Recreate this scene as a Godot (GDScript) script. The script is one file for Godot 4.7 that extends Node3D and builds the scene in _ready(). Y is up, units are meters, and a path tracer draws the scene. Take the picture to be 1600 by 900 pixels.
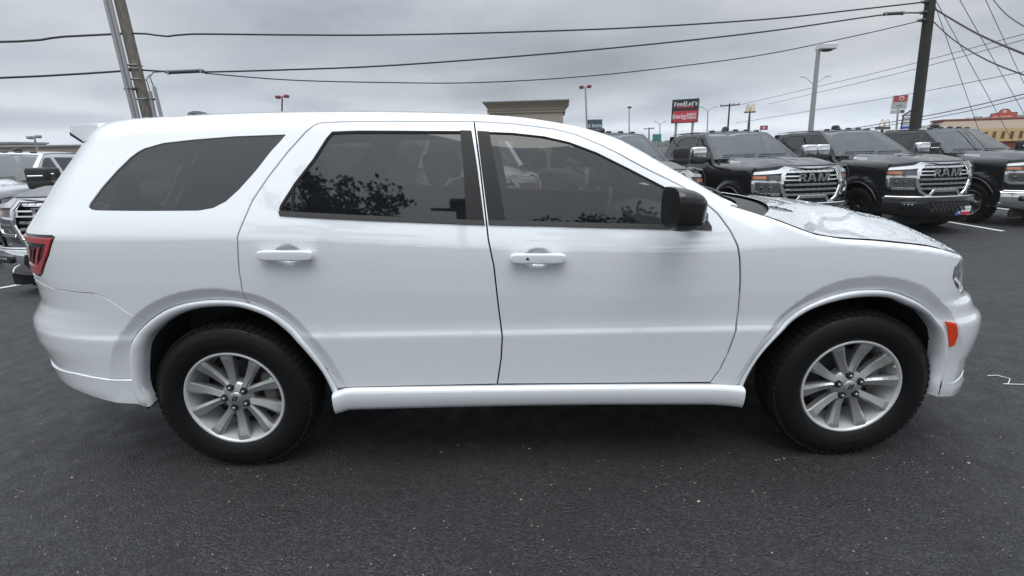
extends Node3D

# ---------------------------------------------------------------- scene: camera, light, then setting, then things
var mat := {}
var rng := RandomNumberGenerator.new()


func _ready() -> void:
	rng.seed = 20240611
	setup_camera()
	setup_light()
	make_materials()
	build_ground()
	build_suv()
	build_trucks()
	build_background()


func setup_camera() -> void:
	var cam := Camera3D.new()
	cam.name = "camera"
	var pitch := deg_to_rad(15.8)
	var yaw := deg_to_rad(-0.15)
	var roll := deg_to_rad(-1.15)
	var fwd := Vector3(sin(yaw) * cos(pitch), -sin(pitch), -cos(yaw) * cos(pitch))
	var right := Vector3(cos(yaw), 0, sin(yaw))
	var up := right.cross(fwd)
	var r2 := right * cos(roll) + up * sin(roll)
	var u2 := up * cos(roll) - right * sin(roll)
	cam.transform = Transform3D(Basis(r2, u2, -fwd), Vector3(-0.133, 1.552, 3.10))
	cam.fov = 2.0 * rad_to_deg(atan(450.0 / 776.0))
	cam.near = 0.05
	cam.far = 4000.0
	add_child(cam)
	cam.current = true


func setup_light() -> void:
	var env := Environment.new()
	env.background_mode = Environment.BG_SKY
	env.tonemap_mode = Environment.TONE_MAPPER_LINEAR
	env.tonemap_exposure = 1.0
	env.sdfgi_enabled = true
	env.ssao_enabled = true
	env.ssil_enabled = true
	env.fog_enabled = true
	env.fog_density = 0.0006
	env.fog_light_color = Color(0.86, 0.89, 0.92)
	var sm := PanoramaSkyMaterial.new()
	sm.panorama = overcast_sky()
	var sky := Sky.new()
	sky.sky_material = sm
	env.sky = sky
	env.background_energy_multiplier = 1.0
	var we := WorldEnvironment.new()
	we.name = "world_environment"
	we.environment = env
	add_child(we)
	var sun := DirectionalLight3D.new()
	sun.name = "sun"
	sun.light_energy = 0.5
	sun.light_angular_distance = 48.0
	sun.light_color = Color(1.0, 0.985, 0.96)
	sun.shadow_enabled = true
	sun.rotation_degrees = Vector3(-72, 12, 0)
	add_child(sun)


# an overcast sky: brightest overhead, broken by soft grey cloud bases
func overcast_sky() -> ImageTexture:
	var w := 1536
	var h := 768
	var n1 := FastNoiseLite.new()
	n1.seed = 5
	n1.noise_type = FastNoiseLite.TYPE_SIMPLEX_SMOOTH
	n1.frequency = 0.40
	n1.fractal_octaves = 5
	n1.fractal_gain = 0.52
	n1.domain_warp_enabled = true
	n1.domain_warp_amplitude = 0.8
	n1.domain_warp_frequency = 0.5
	var n2 := FastNoiseLite.new()
	n2.seed = 11
	n2.noise_type = FastNoiseLite.TYPE_SIMPLEX_SMOOTH
	n2.frequency = 0.16
	n2.fractal_octaves = 3
	var im := Image.create(w, h, false, Image.FORMAT_RGBF)
	for j in h:
		var el := (0.5 - (j + 0.5) / h) * PI
		var se := sin(el)
		for i in w:
			var az := (i + 0.5) / w * TAU
			var c: Color
			if se > -0.02:
				# cloud deck 1 unit overhead, seen in perspective
				var t := 1.0 / (maxf(se, 0.0) + 0.10)
				var px := cos(az) * cos(el) * t
				var pz := sin(az) * cos(el) * t
				var a := n1.get_noise_2d(px, pz)
				var b := n2.get_noise_2d(px, pz)
				var base := 0.38 + 2.05 * pow(maxf(se, 0.0), 1.7)
				# brighter, thinner cloud low down near the horizon
				base += 0.72 * exp(-maxf(se, 0.0) / 0.065)
				var k := clampf(1.0 + 0.36 * a + 0.34 * b, 0.60, 1.6)
				var v := base * k
				var cool := clampf(0.5 - 0.8 * a, 0.0, 1.0)
				c = Color(v * lerpf(0.94, 0.855, cool), v * lerpf(0.985, 0.95, cool), v * lerpf(1.03, 1.075, cool))
			else:
				c = Color(0.10, 0.10, 0.105)
			im.set_pixel(i, j, c)
	return ImageTexture.create_from_image(im)


# ---------------------------------------------------------------- helpers
class Crv:
	var x: PackedFloat64Array
	var y: PackedFloat64Array
	var m: PackedFloat64Array
	var n := 0

	func _init(a: Array, b: Array) -> void:
		x = PackedFloat64Array(a)
		y = PackedFloat64Array(b)
		n = x.size()
		m.resize(n)
		var d := PackedFloat64Array()
		for i in n - 1:
			d.append((y[i + 1] - y[i]) / (x[i + 1] - x[i]))
		for i in range(1, n - 1):
			m[i] = 2.0 * d[i - 1] * d[i] / (d[i - 1] + d[i]) if d[i - 1] * d[i] > 0.0 else 0.0
		m[0] = d[0]
		m[n - 1] = d[n - 2]

	func at(t: float) -> float:
		if t <= x[0]:
			return y[0]
		if t >= x[n - 1]:
			return y[n - 1]
		var lo := 0
		var hi := n - 1
		while hi - lo > 1:
			var mid := (lo + hi) >> 1
			if x[mid] <= t:
				lo = mid
			else:
				hi = mid
		var h := x[hi] - x[lo]
		var s := (t - x[lo]) / h
		var s2 := s * s
		var s3 := s2 * s
		return (2 * s3 - 3 * s2 + 1) * y[lo] + (s3 - 2 * s2 + s) * h * m[lo] + (3 * s2 - 2 * s3) * y[hi] + (s3 - s2) * h * m[hi]


# triangle collector with given normals
class Hull:
	var v := PackedVector3Array()
	var n := PackedVector3Array()
	var uv := PackedVector2Array()

	func tri(a: Vector3, b: Vector3, c: Vector3, na: Vector3, nb: Vector3, nc: Vector3) -> void:
		# wound clockwise as seen from the side the normals point to
		if (b - a).cross(c - a).dot(na + nb + nc) > 0.0:
			v.append_array([a, c, b])
			n.append_array([na, nc, nb])
		else:
			v.append_array([a, b, c])
			n.append_array([na, nb, nc])

	func quad(a: Vector3, b: Vector3, c: Vector3, d: Vector3, na: Vector3, nb: Vector3, nc: Vector3, nd: Vector3) -> void:
		tri(a, b, c, na, nb, nc)
		tri(a, c, d, na, nc, nd)

	func flat(a: Vector3, b: Vector3, c: Vector3, d: Vector3, away: Vector3) -> void:
		var q := (b - a).cross(c - a).normalized()
		if q.dot(away) < 0:
			q = -q
		quad(a, b, c, d, q, q, q, q)

	func join(o: Hull) -> Hull:
		v.append_array(o.v)
		n.append_array(o.n)
		return self

	func moved(t: Transform3D) -> Hull:
		var r := Hull.new()
		var nb := t.basis.inverse().transposed()
		var flips := t.basis.determinant() < 0
		for i in range(0, v.size(), 3):
			for k in ([0, 2, 1] if flips else [0, 1, 2]):
				r.v.append(t * v[i + k])
				r.n.append((nb * n[i + k]).normalized())
		return r

	func mesh() -> ArrayMesh:
		var arr := []
		arr.resize(Mesh.ARRAY_MAX)
		arr[Mesh.ARRAY_VERTEX] = v
		arr[Mesh.ARRAY_NORMAL] = n
		if uv.size() == v.size():
			arr[Mesh.ARRAY_TEX_UV] = uv
		var am := ArrayMesh.new()
		if v.size():
			am.add_surface_from_arrays(Mesh.PRIMITIVE_TRIANGLES, arr)
		return am


const FLIP_Z := Transform3D(Vector3(1, 0, 0), Vector3(0, 1, 0), Vector3(0, 0, -1), Vector3.ZERO)
const FLIP_X := Transform3D(Vector3(-1, 0, 0), Vector3(0, 1, 0), Vector3(0, 0, 1), Vector3.ZERO)


func part(called: String, skin: Hull, m: Material, parent: Node) -> MeshInstance3D:
	var o := MeshInstance3D.new()
	o.name = called
	o.mesh = skin.mesh()
	o.material_override = m
	parent.add_child(o, true)
	return o


func put(called: String, mesh: Mesh, m: Material, parent: Node, at := Transform3D()) -> MeshInstance3D:
	var o := MeshInstance3D.new()
	o.name = called
	o.mesh = mesh
	o.material_override = m
	o.transform = at
	parent.add_child(o, true)
	return o


var taken := {}


func numbered(called: String) -> String:
	taken[called] = int(taken.get(called, -1)) + 1
	return called if taken[called] == 0 else "%s_%03d" % [called, taken[called]]


func thing(called: String, label: String, category: String, at := Vector3.ZERO, turn := 0.0, group := "") -> Node3D:
	var o := Node3D.new()
	o.name = numbered(called)
	add_child(o)
	o.position = at
	o.rotation.y = turn
	tag(o, label, category, group)
	return o


func tag(o: Node, label: String, category: String, group := "", kind := "") -> void:
	if label:
		o.set_meta("label", label)
	if category:
		o.set_meta("category", category)
	if group:
		o.set_meta("group", group)
	if kind:
		o.set_meta("kind", kind)


func poly(a: Array) -> PackedVector2Array:
	var p := PackedVector2Array()
	for q in a:
		p.append(Vector2(q[0], q[1]))
	return p


func ccw(p: PackedVector2Array) -> PackedVector2Array:
	var q := p.duplicate()
	if Geometry2D.is_polygon_clockwise(q):
		q.reverse()
	return q


func grown(p: PackedVector2Array, by: float) -> PackedVector2Array:
	var r := Geometry2D.offset_polygon(ccw(p), by, Geometry2D.JOIN_MITER)
	return r[0] if r.size() else p


# rounds the corners of an outline by two rounds of corner cutting
func rounded(p: PackedVector2Array, times := 1) -> PackedVector2Array:
	var cur := p
	for k in times:
		var q := PackedVector2Array()
		for i in cur.size():
			var a := cur[i]
			var b := cur[(i + 1) % cur.size()]
			q.append(a.lerp(b, 0.25))
			q.append(a.lerp(b, 0.75))
		cur = q
	return cur


# a curved sheet: the outline (less its holes) in two coordinates, carried onto a surface f(u, v)
func sheet(outer_in: PackedVector2Array, holes_in: Array, f: Callable, cell: float, off := 0.0, hem := 0.012, side := 1.0) -> Hull:
	var s := Hull.new()
	var outer := ccw(outer_in)
	var holes := []
	for h in holes_in:
		holes.append(ccw(h))
	var box := Rect2(outer[0], Vector2.ZERO)
	for p in outer:
		box = box.expand(p)
	var cache := {}
	var spot := func(p: Vector2) -> Array:
		var key := Vector2i(roundi(p.x * 40000.0), roundi(p.y * 40000.0))
		if cache.has(key):
			return cache[key]
		var e := 0.0015
		var a: Vector3 = f.call(p.x, p.y)
		var u: Vector3 = f.call(p.x + e, p.y) - f.call(p.x - e, p.y)
		var w: Vector3 = f.call(p.x, p.y + e) - f.call(p.x, p.y - e)
		var nn := u.cross(w).normalized() * side
		cache[key] = [a + nn * off, nn]
		return cache[key]
	var nx := int(ceil(box.size.x / cell))
	var ny := int(ceil(box.size.y / cell))
	for i in nx:
		var x0 := box.position.x + i * cell
		for j in ny:
			var y0 := box.position.y + j * cell
			var c := PackedVector2Array([Vector2(x0, y0), Vector2(x0 + cell, y0), Vector2(x0 + cell, y0 + cell), Vector2(x0, y0 + cell)])
			var pieces := Geometry2D.intersect_polygons(c, outer)
			for h in holes:
				var next: Array[PackedVector2Array] = []
				for p in pieces:
					next.append_array(Geometry2D.clip_polygons(p, h))
				pieces = next
				if pieces.is_empty():
					break
			for p in pieces:
				var idx := PackedInt32Array([0, 1, 2, 0, 2, 3]) if p.size() == 4 else Geometry2D.triangulate_polygon(p)
				for k in range(0, idx.size(), 3):
					var q0: Array = spot.call(p[idx[k]])
					var q1: Array = spot.call(p[idx[k + 1]])
					var q2: Array = spot.call(p[idx[k + 2]])
					s.tri(q0[0], q1[0], q2[0], q0[1], q1[1], q2[1])
	if hem > 0.0:
		var loops: Array[PackedVector2Array] = [outer]
		for h in holes:
			var next: Array[PackedVector2Array] = []
			for p in loops:
				if Geometry2D.is_polygon_clockwise(p):
					next.append(p)
				else:
					next.append_array(Geometry2D.clip_polygons(p, h))
			loops = next
		for p in loops:
			for i in p.size():
				var a := p[i]
				var b := p[(i + 1) % p.size()]
				var steps := maxi(1, int(ceil(a.distance_to(b) / (cell * 2.0))))
				for k in steps:
					var q0: Array = spot.call(a.lerp(b, float(k) / steps))
					var q1: Array = spot.call(a.lerp(b, float(k + 1) / steps))
					var away: Vector3 = (q1[0] - q0[0]).cross(q0[1]) * side
					if away.length() < 1e-9:
						continue
					away = away.normalized()
					s.quad(q0[0], q1[0], q1[0] - q1[1] * hem, q0[0] - q0[1] * hem, (away + q0[1]).normalized(), (away + q1[1]).normalized(), away, away)
	return s


# rings of points joined into a smooth skin
func loft(rings: Array, closed := true, caps := true, smooth := true) -> Hull:
	var s := Hull.new()
	var m: int = rings[0].size()
	var r := rings.size()
	var mid := Vector3.ZERO
	for g in rings:
		for p in g:
			mid += p
	mid /= float(m * r)
	var nrm := []
	for i in r:
		var row := PackedVector3Array()
		for j in m:
			var up: Vector3 = rings[mini(i + 1, r - 1)][j] - rings[maxi(i - 1, 0)][j]
			var jn := (j + 1) % m if closed else mini(j + 1, m - 1)
			var jp := (j - 1 + m) % m if closed else maxi(j - 1, 0)
			var al: Vector3 = rings[i][jn] - rings[i][jp]
			row.append(up.cross(al).normalized())
		nrm.append(row)
	# point outwards
	var sum := 0.0
	for i in r:
		var c := Vector3.ZERO
		for p in rings[i]:
			c += p
		c /= float(m)
		for j in m:
			sum += nrm[i][j].dot(rings[i][j] - (c if closed else mid))
	var sg := 1.0 if sum >= 0 else -1.0
	for i in r - 1:
		for j in (m if closed else m - 1):
			var k := (j + 1) % m
			var a: Vector3 = rings[i][j]
			var b: Vector3 = rings[i][k]
			var c: Vector3 = rings[i + 1][k]
			var d: Vector3 = rings[i + 1][j]
			if smooth:
				s.quad(a, b, c, d, nrm[i][j] * sg, nrm[i][k] * sg, nrm[i + 1][k] * sg, nrm[i + 1][j] * sg)
			else:
				s.flat(a, b, c, d, (nrm[i][j] + nrm[i + 1][k]) * sg)
	if caps and closed:
		for e in [0, r - 1]:
			var c := Vector3.ZERO
			for p in rings[e]:
				c += p
			c /= float(m)
			var inner: Vector3 = rings[1][0] if e == 0 else rings[r - 2][0]
			var q := Vector3.ZERO
			for j in m:
				q += (rings[e][j] - c).cross(rings[e][(j + 1) % m] - c)
			q = q.normalized()
			if q.dot(inner - rings[e][0]) > 0:
				q = -q
			for j in m:
				s.tri(c, rings[e][j], rings[e][(j + 1) % m], q, q, q)
	return s


# a profile [radius, z] turned round the z axis
func lathe(prof: Array, seg := 48) -> Hull:
	var s := Hull.new()
	var nr := []
	for i in prof.size():
		var a: Array = prof[maxi(i - 1, 0)]
		var b: Array = prof[mini(i + 1, prof.size() - 1)]
		var t := Vector2(b[0] - a[0], b[1] - a[1]).normalized()
		nr.append(Vector2(-t.y, t.x))
	for i in prof.size() - 1:
		for j in seg:
			var q := []
			var m := []
			for e in [[i, j], [i, j + 1], [i + 1, j + 1], [i + 1, j]]:
				var an: float = TAU * e[1] / seg
				q.append(Vector3(cos(an) * prof[e[0]][0], sin(an) * prof[e[0]][0], prof[e[0]][1]))
				m.append(Vector3(cos(an) * nr[e[0]].x, sin(an) * nr[e[0]].x, nr[e[0]].y))
			s.quad(q[0], q[1], q[2], q[3], m[0], m[1], m[2], m[3])
	return s


func tube(pts: Array, radius: Variant, seg := 8) -> Hull:
	var rings := []
	var ref := Vector3.UP
	for i in pts.size():
		var t: Vector3 = (pts[mini(i + 1, pts.size() - 1)] - pts[maxi(i - 1, 0)]).normalized()
		if absf(t.dot(ref)) > 0.95:
			ref = Vector3.RIGHT if absf(t.x) < 0.9 else Vector3.FORWARD
		var a := t.cross(ref).normalized()
		var b := t.cross(a)
		var r: float = radius[i] if radius is Array else radius
		var g := PackedVector3Array()
		for j in seg:
			var an := TAU * j / seg
			g.append(pts[i] + (a * cos(an) + b * sin(an)) * r)
		rings.append(g)
	return loft(rings)


# box with chamfered edges
func cbox(size: Vector3, c := 0.01, at := Vector3.ZERO) -> Hull:
	var s := Hull.new()
	var h := size / 2.0
	c = minf(c, minf(h.x, minf(h.y, h.z)) * 0.9)
	var pt := func(sx: float, sy: float, sz: float, ax: int) -> Vector3:
		var p := Vector3(sx * (h.x - c), sy * (h.y - c), sz * (h.z - c))
		p[ax] = [sx * h.x, sy * h.y, sz * h.z][ax]
		return p + at
	var sg := [-1.0, 1.0]
	for ax in 3:
		for d in sg:
			var away := Vector3.ZERO
			away[ax] = d
			var q := []
			for e in [[-1.0, -1.0], [1.0, -1.0], [1.0, 1.0], [-1.0, 1.0]]:
				var w := Vector3.ZERO
				w[ax] = d
				w[(ax + 1) % 3] = e[0]
				w[(ax + 2) % 3] = e[1]
				q.append(pt.call(w.x, w.y, w.z, ax))
			s.flat(q[0], q[1], q[2], q[3], away)
	for ax in 3:
		var b := (ax + 1) % 3
		var g := (ax + 2) % 3
		for d in sg:
			for e in sg:
				var lo := Vector3.ZERO
				lo[ax] = -1.0
				lo[b] = d
				lo[g] = e
				var hi := lo
				hi[ax] = 1.0
				var away := Vector3.ZERO
				away[b] = d
				away[g] = e
				s.flat(pt.call(lo.x, lo.y, lo.z, b), pt.call(hi.x, hi.y, hi.z, b), pt.call(hi.x, hi.y, hi.z, g), pt.call(lo.x, lo.y, lo.z, g), away)
	for sx in sg:
		for sy in sg:
			for sz in sg:
				var nn := Vector3(sx, sy, sz).normalized()
				s.tri(pt.call(sx, sy, sz, 0), pt.call(sx, sy, sz, 1), pt.call(sx, sy, sz, 2), nn, nn, nn)
	return s


# rounded lump: a superellipsoid
func lump(r: Vector3, e1 := 0.5, e2 := 0.5, at := Vector3.ZERO, seg := 28) -> Hull:
	var s := Hull.new()
	var pw := func(x: float, e: float) -> float: return signf(x) * pow(absf(x), e)
	var pt := func(u: float, v: float) -> Array:
		var cu := cos(u)
		var p := Vector3(pw.call(cu, e1) * pw.call(cos(v), e2), pw.call(sin(u), e1), pw.call(cu, e1) * pw.call(sin(v), e2))
		var q := Vector3(pw.call(cu, 2 - e1) * pw.call(cos(v), 2 - e2) / r.x, pw.call(sin(u), 2 - e1) / r.y, pw.call(cu, 2 - e1) * pw.call(sin(v), 2 - e2) / r.z)
		return [p * r + at, q.normalized()]
	var m := seg / 2
	for i in m:
		for j in seg:
			var a: Array = pt.call(-PI / 2 + PI * i / m, TAU * j / seg)
			var b: Array = pt.call(-PI / 2 + PI * i / m, TAU * (j + 1) / seg)
			var c: Array = pt.call(-PI / 2 + PI * (i + 1) / m, TAU * (j + 1) / seg)
			var d: Array = pt.call(-PI / 2 + PI * (i + 1) / m, TAU * j / seg)
			s.quad(a[0], b[0], c[0], d[0], a[1], b[1], c[1], d[1])
	return s


# a flat outline given thickness along z, edges square
func slab(p_in: PackedVector2Array, z0: float, z1: float) -> Hull:
	var s := Hull.new()
	var p := ccw(p_in)
	var idx := Geometry2D.triangulate_polygon(p)
	for k in range(0, idx.size(), 3):
		for z in [z0, z1]:
			var nn := Vector3(0, 0, 1 if z == maxf(z0, z1) else -1)
			s.tri(Vector3(p[idx[k]].x, p[idx[k]].y, z), Vector3(p[idx[k + 1]].x, p[idx[k + 1]].y, z), Vector3(p[idx[k + 2]].x, p[idx[k + 2]].y, z), nn, nn, nn)
	for i in p.size():
		var a := p[i]
		var b := p[(i + 1) % p.size()]
		s.flat(Vector3(a.x, a.y, z0), Vector3(b.x, b.y, z0), Vector3(b.x, b.y, z1), Vector3(a.x, a.y, z1), Vector3(b.y - a.y, a.x - b.x, 0))
	return s


func paint(linear: Color, rough := 0.5, metal := 0.0) -> StandardMaterial3D:
	var m := StandardMaterial3D.new()
	m.albedo_color = linear.linear_to_srgb()
	m.roughness = rough
	m.metallic = metal
	return m


func grey(v: float, rough := 0.5, metal := 0.0) -> StandardMaterial3D:
	return paint(Color(v, v, v), rough, metal)


func noise_tex(size: int, freq: float, seed_: int, ramp: Array, octaves := 4, as_normal := false, kind := FastNoiseLite.TYPE_SIMPLEX_SMOOTH, strength := 4.0) -> NoiseTexture2D:
	var n := FastNoiseLite.new()
	n.seed = seed_
	n.frequency = freq
	n.noise_type = kind
	n.fractal_octaves = octaves
	var t := NoiseTexture2D.new()
	t.width = size
	t.height = size
	t.seamless = true
	t.noise = n
	if as_normal:
		t.as_normal_map = true
		t.bump_strength = strength
	elif ramp.size():
		var g := Gradient.new()
		var off := PackedFloat32Array()
		var col := PackedColorArray()
		for r in ramp:
			off.append(r[0])
			col.append(r[1])
		g.offsets = off
		g.colors = col
		t.color_ramp = g
	return t


func text_mesh(words: String, height: float, depth: float, serif := false, bold := false, italic := false) -> TextMesh:
	var t := TextMesh.new()
	var f := SystemFont.new()
	f.font_names = PackedStringArray(["Droid Serif" if serif else "Droid Sans"])
	if bold:
		f.font_weight = 700
	f.font_italic = italic
	t.font = f
	t.text = words
	t.font_size = 64
	t.pixel_size = height / 46.0
	t.depth = depth
	return t


# ---------------------------------------------------------------- materials
func make_materials() -> void:
	var w := paint(Color(0.75, 0.775, 0.80), 0.04)
	w.metallic_specular = 0.72
	w.clearcoat_enabled = true
	w.clearcoat = 1.0
	w.clearcoat_roughness = 0.025
	mat.white = w
	var bl := paint(Color(0.012, 0.012, 0.013), 0.25)
	bl.clearcoat_enabled = true
	bl.clearcoat = 1.0
	bl.clearcoat_roughness = 0.03
	bl.metallic_specular = 0.2
	mat.black_paint = bl
	var sv := paint(Color(0.52, 0.54, 0.57), 0.36, 0.35)
	sv.clearcoat_enabled = true
	sv.clearcoat = 1.0
	sv.clearcoat_roughness = 0.03
	mat.silver_paint = sv
	mat.charcoal_paint = paint(Color(0.03, 0.031, 0.034), 0.3, 0.2)
	mat.charcoal_paint.clearcoat_enabled = true
	mat.charcoal_paint.clearcoat = 1.0
	mat.charcoal_paint.clearcoat_roughness = 0.03
	mat.gap = grey(0.008, 0.9)
	mat.liner = grey(0.014, 0.95)
	mat.trim = grey(0.022, 0.5)
	mat.gloss_black = grey(0.015, 0.16)
	mat.pillar = grey(0.014, 0.28)
	mat.pillar.metallic_specular = 0.35
	mat.rubber = grey(0.008, 0.62)
	var rb := noise_tex(512, 0.02, 3, [[0.0, Color(0.25, 0.25, 0.25)], [1.0, Color(0.9, 0.9, 0.9)]], 4)
	mat.rubber.roughness_texture = rb
	mat.rubber.roughness = 0.75
	mat.rubber.metallic_specular = 0.3
	mat.rubber.uv1_triplanar = true
	mat.rubber.uv1_scale = Vector3(2.2, 2.2, 2.2)
	mat.tread = grey(0.011, 0.85)
	mat.tread.metallic_specular = 0.3
	mat.alloy = grey(0.42, 0.27, 0.6)
	mat.barrel = grey(0.62, 0.33, 0.3)
	mat.nut = grey(0.32, 0.25, 0.9)
	mat.alloy_dark = grey(0.34, 0.38, 0.7)
	mat.steel = grey(0.06, 0.5, 0.5)
	mat.cast_iron = grey(0.16, 0.6, 0.6)
	mat.chrome = grey(0.86, 0.06, 1.0)
	mat.dark_chrome = grey(0.10, 0.12, 1.0)
	var gl := paint(Color(0.010, 0.011, 0.012, 1.0), 0.02)
	gl.transparency = BaseMaterial3D.TRANSPARENCY_ALPHA
	gl.albedo_color = Color(0.10, 0.105, 0.115, 0.80)
	gl.metallic_specular = 0.62
	mat.privacy_glass = gl
	var fg := gl.duplicate()
	fg.albedo_color = Color(0.10, 0.115, 0.12, 0.62)
	mat.front_glass = fg
	var ws := gl.duplicate()
	ws.albedo_color = Color(0.14, 0.19, 0.19, 0.40)
	mat.windscreen = ws
	mat.truck_dash = grey(0.09, 0.7)
	var red := paint(Color(0.42, 0.008, 0.012), 0.08)
	red.clearcoat_enabled = true
	mat.red_lens = red
	mat.dark_red_lens = paint(Color(0.10, 0.004, 0.006), 0.08)
	mat.smoke_lens = grey(0.02, 0.05)
	mat.clear_lens = grey(0.55, 0.12)
	mat.marker = paint(Color(0.85, 0.07, 0.02), 0.12)
	mat.amber = paint(Color(0.62, 0.16, 0.01), 0.15)
	var ln := gl.duplicate()
	ln.albedo_color = Color(0.75, 0.78, 0.8, 0.12)
	mat.lens = ln
	mat.seat = grey(0.035, 0.7)
	mat.cabin = grey(0.03, 0.85)
	mat.sticker = paint(Color(0.35, 0.75, 0.30), 0.5)
	# asphalt: dark stone chips in bitumen, darker and lighter patches, damp sheen
	var a := StandardMaterial3D.new()
	a.albedo_color = Color.WHITE
	a.albedo_texture = asphalt_chips()
	a.roughness = 1.0
	a.roughness_texture = noise_tex(512, 0.012, 21, [[0.0, Color(0.42, 0.42, 0.42)], [0.45, Color(0.62, 0.62, 0.62)], [1.0, Color(0.8, 0.8, 0.8)]], 4)
	a.normal_enabled = true
	a.normal_texture = stone_bumps()
	a.normal_scale = 1.0
	a.uv1_triplanar = true
	a.uv1_world_triplanar = true
	a.uv1_scale = Vector3(0.8, 0.8, 0.8)
	a.detail_enabled = true
	a.detail_blend_mode = BaseMaterial3D.BLEND_MODE_MUL
	a.detail_uv_layer = BaseMaterial3D.DETAIL_UV_2
	a.detail_albedo = noise_tex(512, 0.014, 31, [[0.0, Color(0.80, 0.80, 0.81)], [0.5, Color(0.92, 0.92, 0.92)], [1.0, Color(1, 1, 1)]], 5)
	a.uv2_triplanar = true
	a.uv2_world_triplanar = true
	a.uv2_scale = Vector3(0.11, 0.11, 0.11)
	mat.asphalt = a
	var lp := paint(Color(0.72, 0.72, 0.70), 0.6)
	lp.albedo_texture = noise_tex(256, 0.05, 4, [[0.0, Color(0.5, 0.5, 0.5)], [0.35, Color(0.9, 0.9, 0.9)], [1.0, Color(1, 1, 1)]], 4)
	lp.uv1_triplanar = true
	lp.uv1_world_triplanar = true
	lp.uv1_scale = Vector3(1.4, 1.4, 1.4)
	mat.line_paint = lp
	mat.stone = grey(0.42, 0.7)
	var wt := StandardMaterial3D.new()
	wt.transparency = BaseMaterial3D.TRANSPARENCY_ALPHA
	wt.refraction_enabled = true
	wt.refraction_scale = 0.033
	wt.albedo_color = Color(0.9, 0.92, 0.93, 0.1)
	wt.roughness = 0.02
	mat.water = wt


func stone_bumps() -> NoiseTexture2D:
	var t := noise_tex(1024, 0.12, 77, [], 1, true, FastNoiseLite.TYPE_CELLULAR, 6.5)
	t.noise.fractal_type = FastNoiseLite.FRACTAL_FBM
	t.noise.fractal_octaves = 2
	t.noise.fractal_gain = 0.6
	t.noise.cellular_return_type = FastNoiseLite.RETURN_DISTANCE
	t.invert = true
	return t


func asphalt_chips() -> ImageTexture:
	var size := 1024
	var stones := FastNoiseLite.new()
	stones.seed = 77
	stones.noise_type = FastNoiseLite.TYPE_CELLULAR
	stones.cellular_return_type = FastNoiseLite.RETURN_CELL_VALUE
	stones.frequency = 0.12
	stones.fractal_type = FastNoiseLite.FRACTAL_NONE
	var im0 := stones.get_seamless_image(size, size)
	var im := Image.create(size, size, false, Image.FORMAT_RGB8)
	var r := RandomNumberGenerator.new()
	r.seed = 9
	for y in size:
		for x in size:
			var n := im0.get_pixel(x, y).r
			var v := 0.010 + 0.029 * pow(n, 2.0) + 0.004 * r.randf()
			im.set_pixel(x, y, Color(v * 0.985, v * 0.98, v * 1.05).linear_to_srgb())
	# scattered pale aggregate
	for k in 900:
		var x := r.randi_range(0, size - 3)
		var y := r.randi_range(0, size - 3)
		var v := r.randf_range(0.07, 0.16)
		im.fill_rect(Rect2i(x, y, r.randi_range(1, 3), r.randi_range(1, 3)), Color(v, v * 0.97, v * 0.93).linear_to_srgb())
	return ImageTexture.create_from_image(im)


# ---------------------------------------------------------------- setting
func lot_height(x: float, z: float) -> float:
	return -(0.2 + 0.03 * clampf(-x - 2.0, 0.0, 5.0)) * smoothstep(-0.9, -5.0, z)


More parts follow.
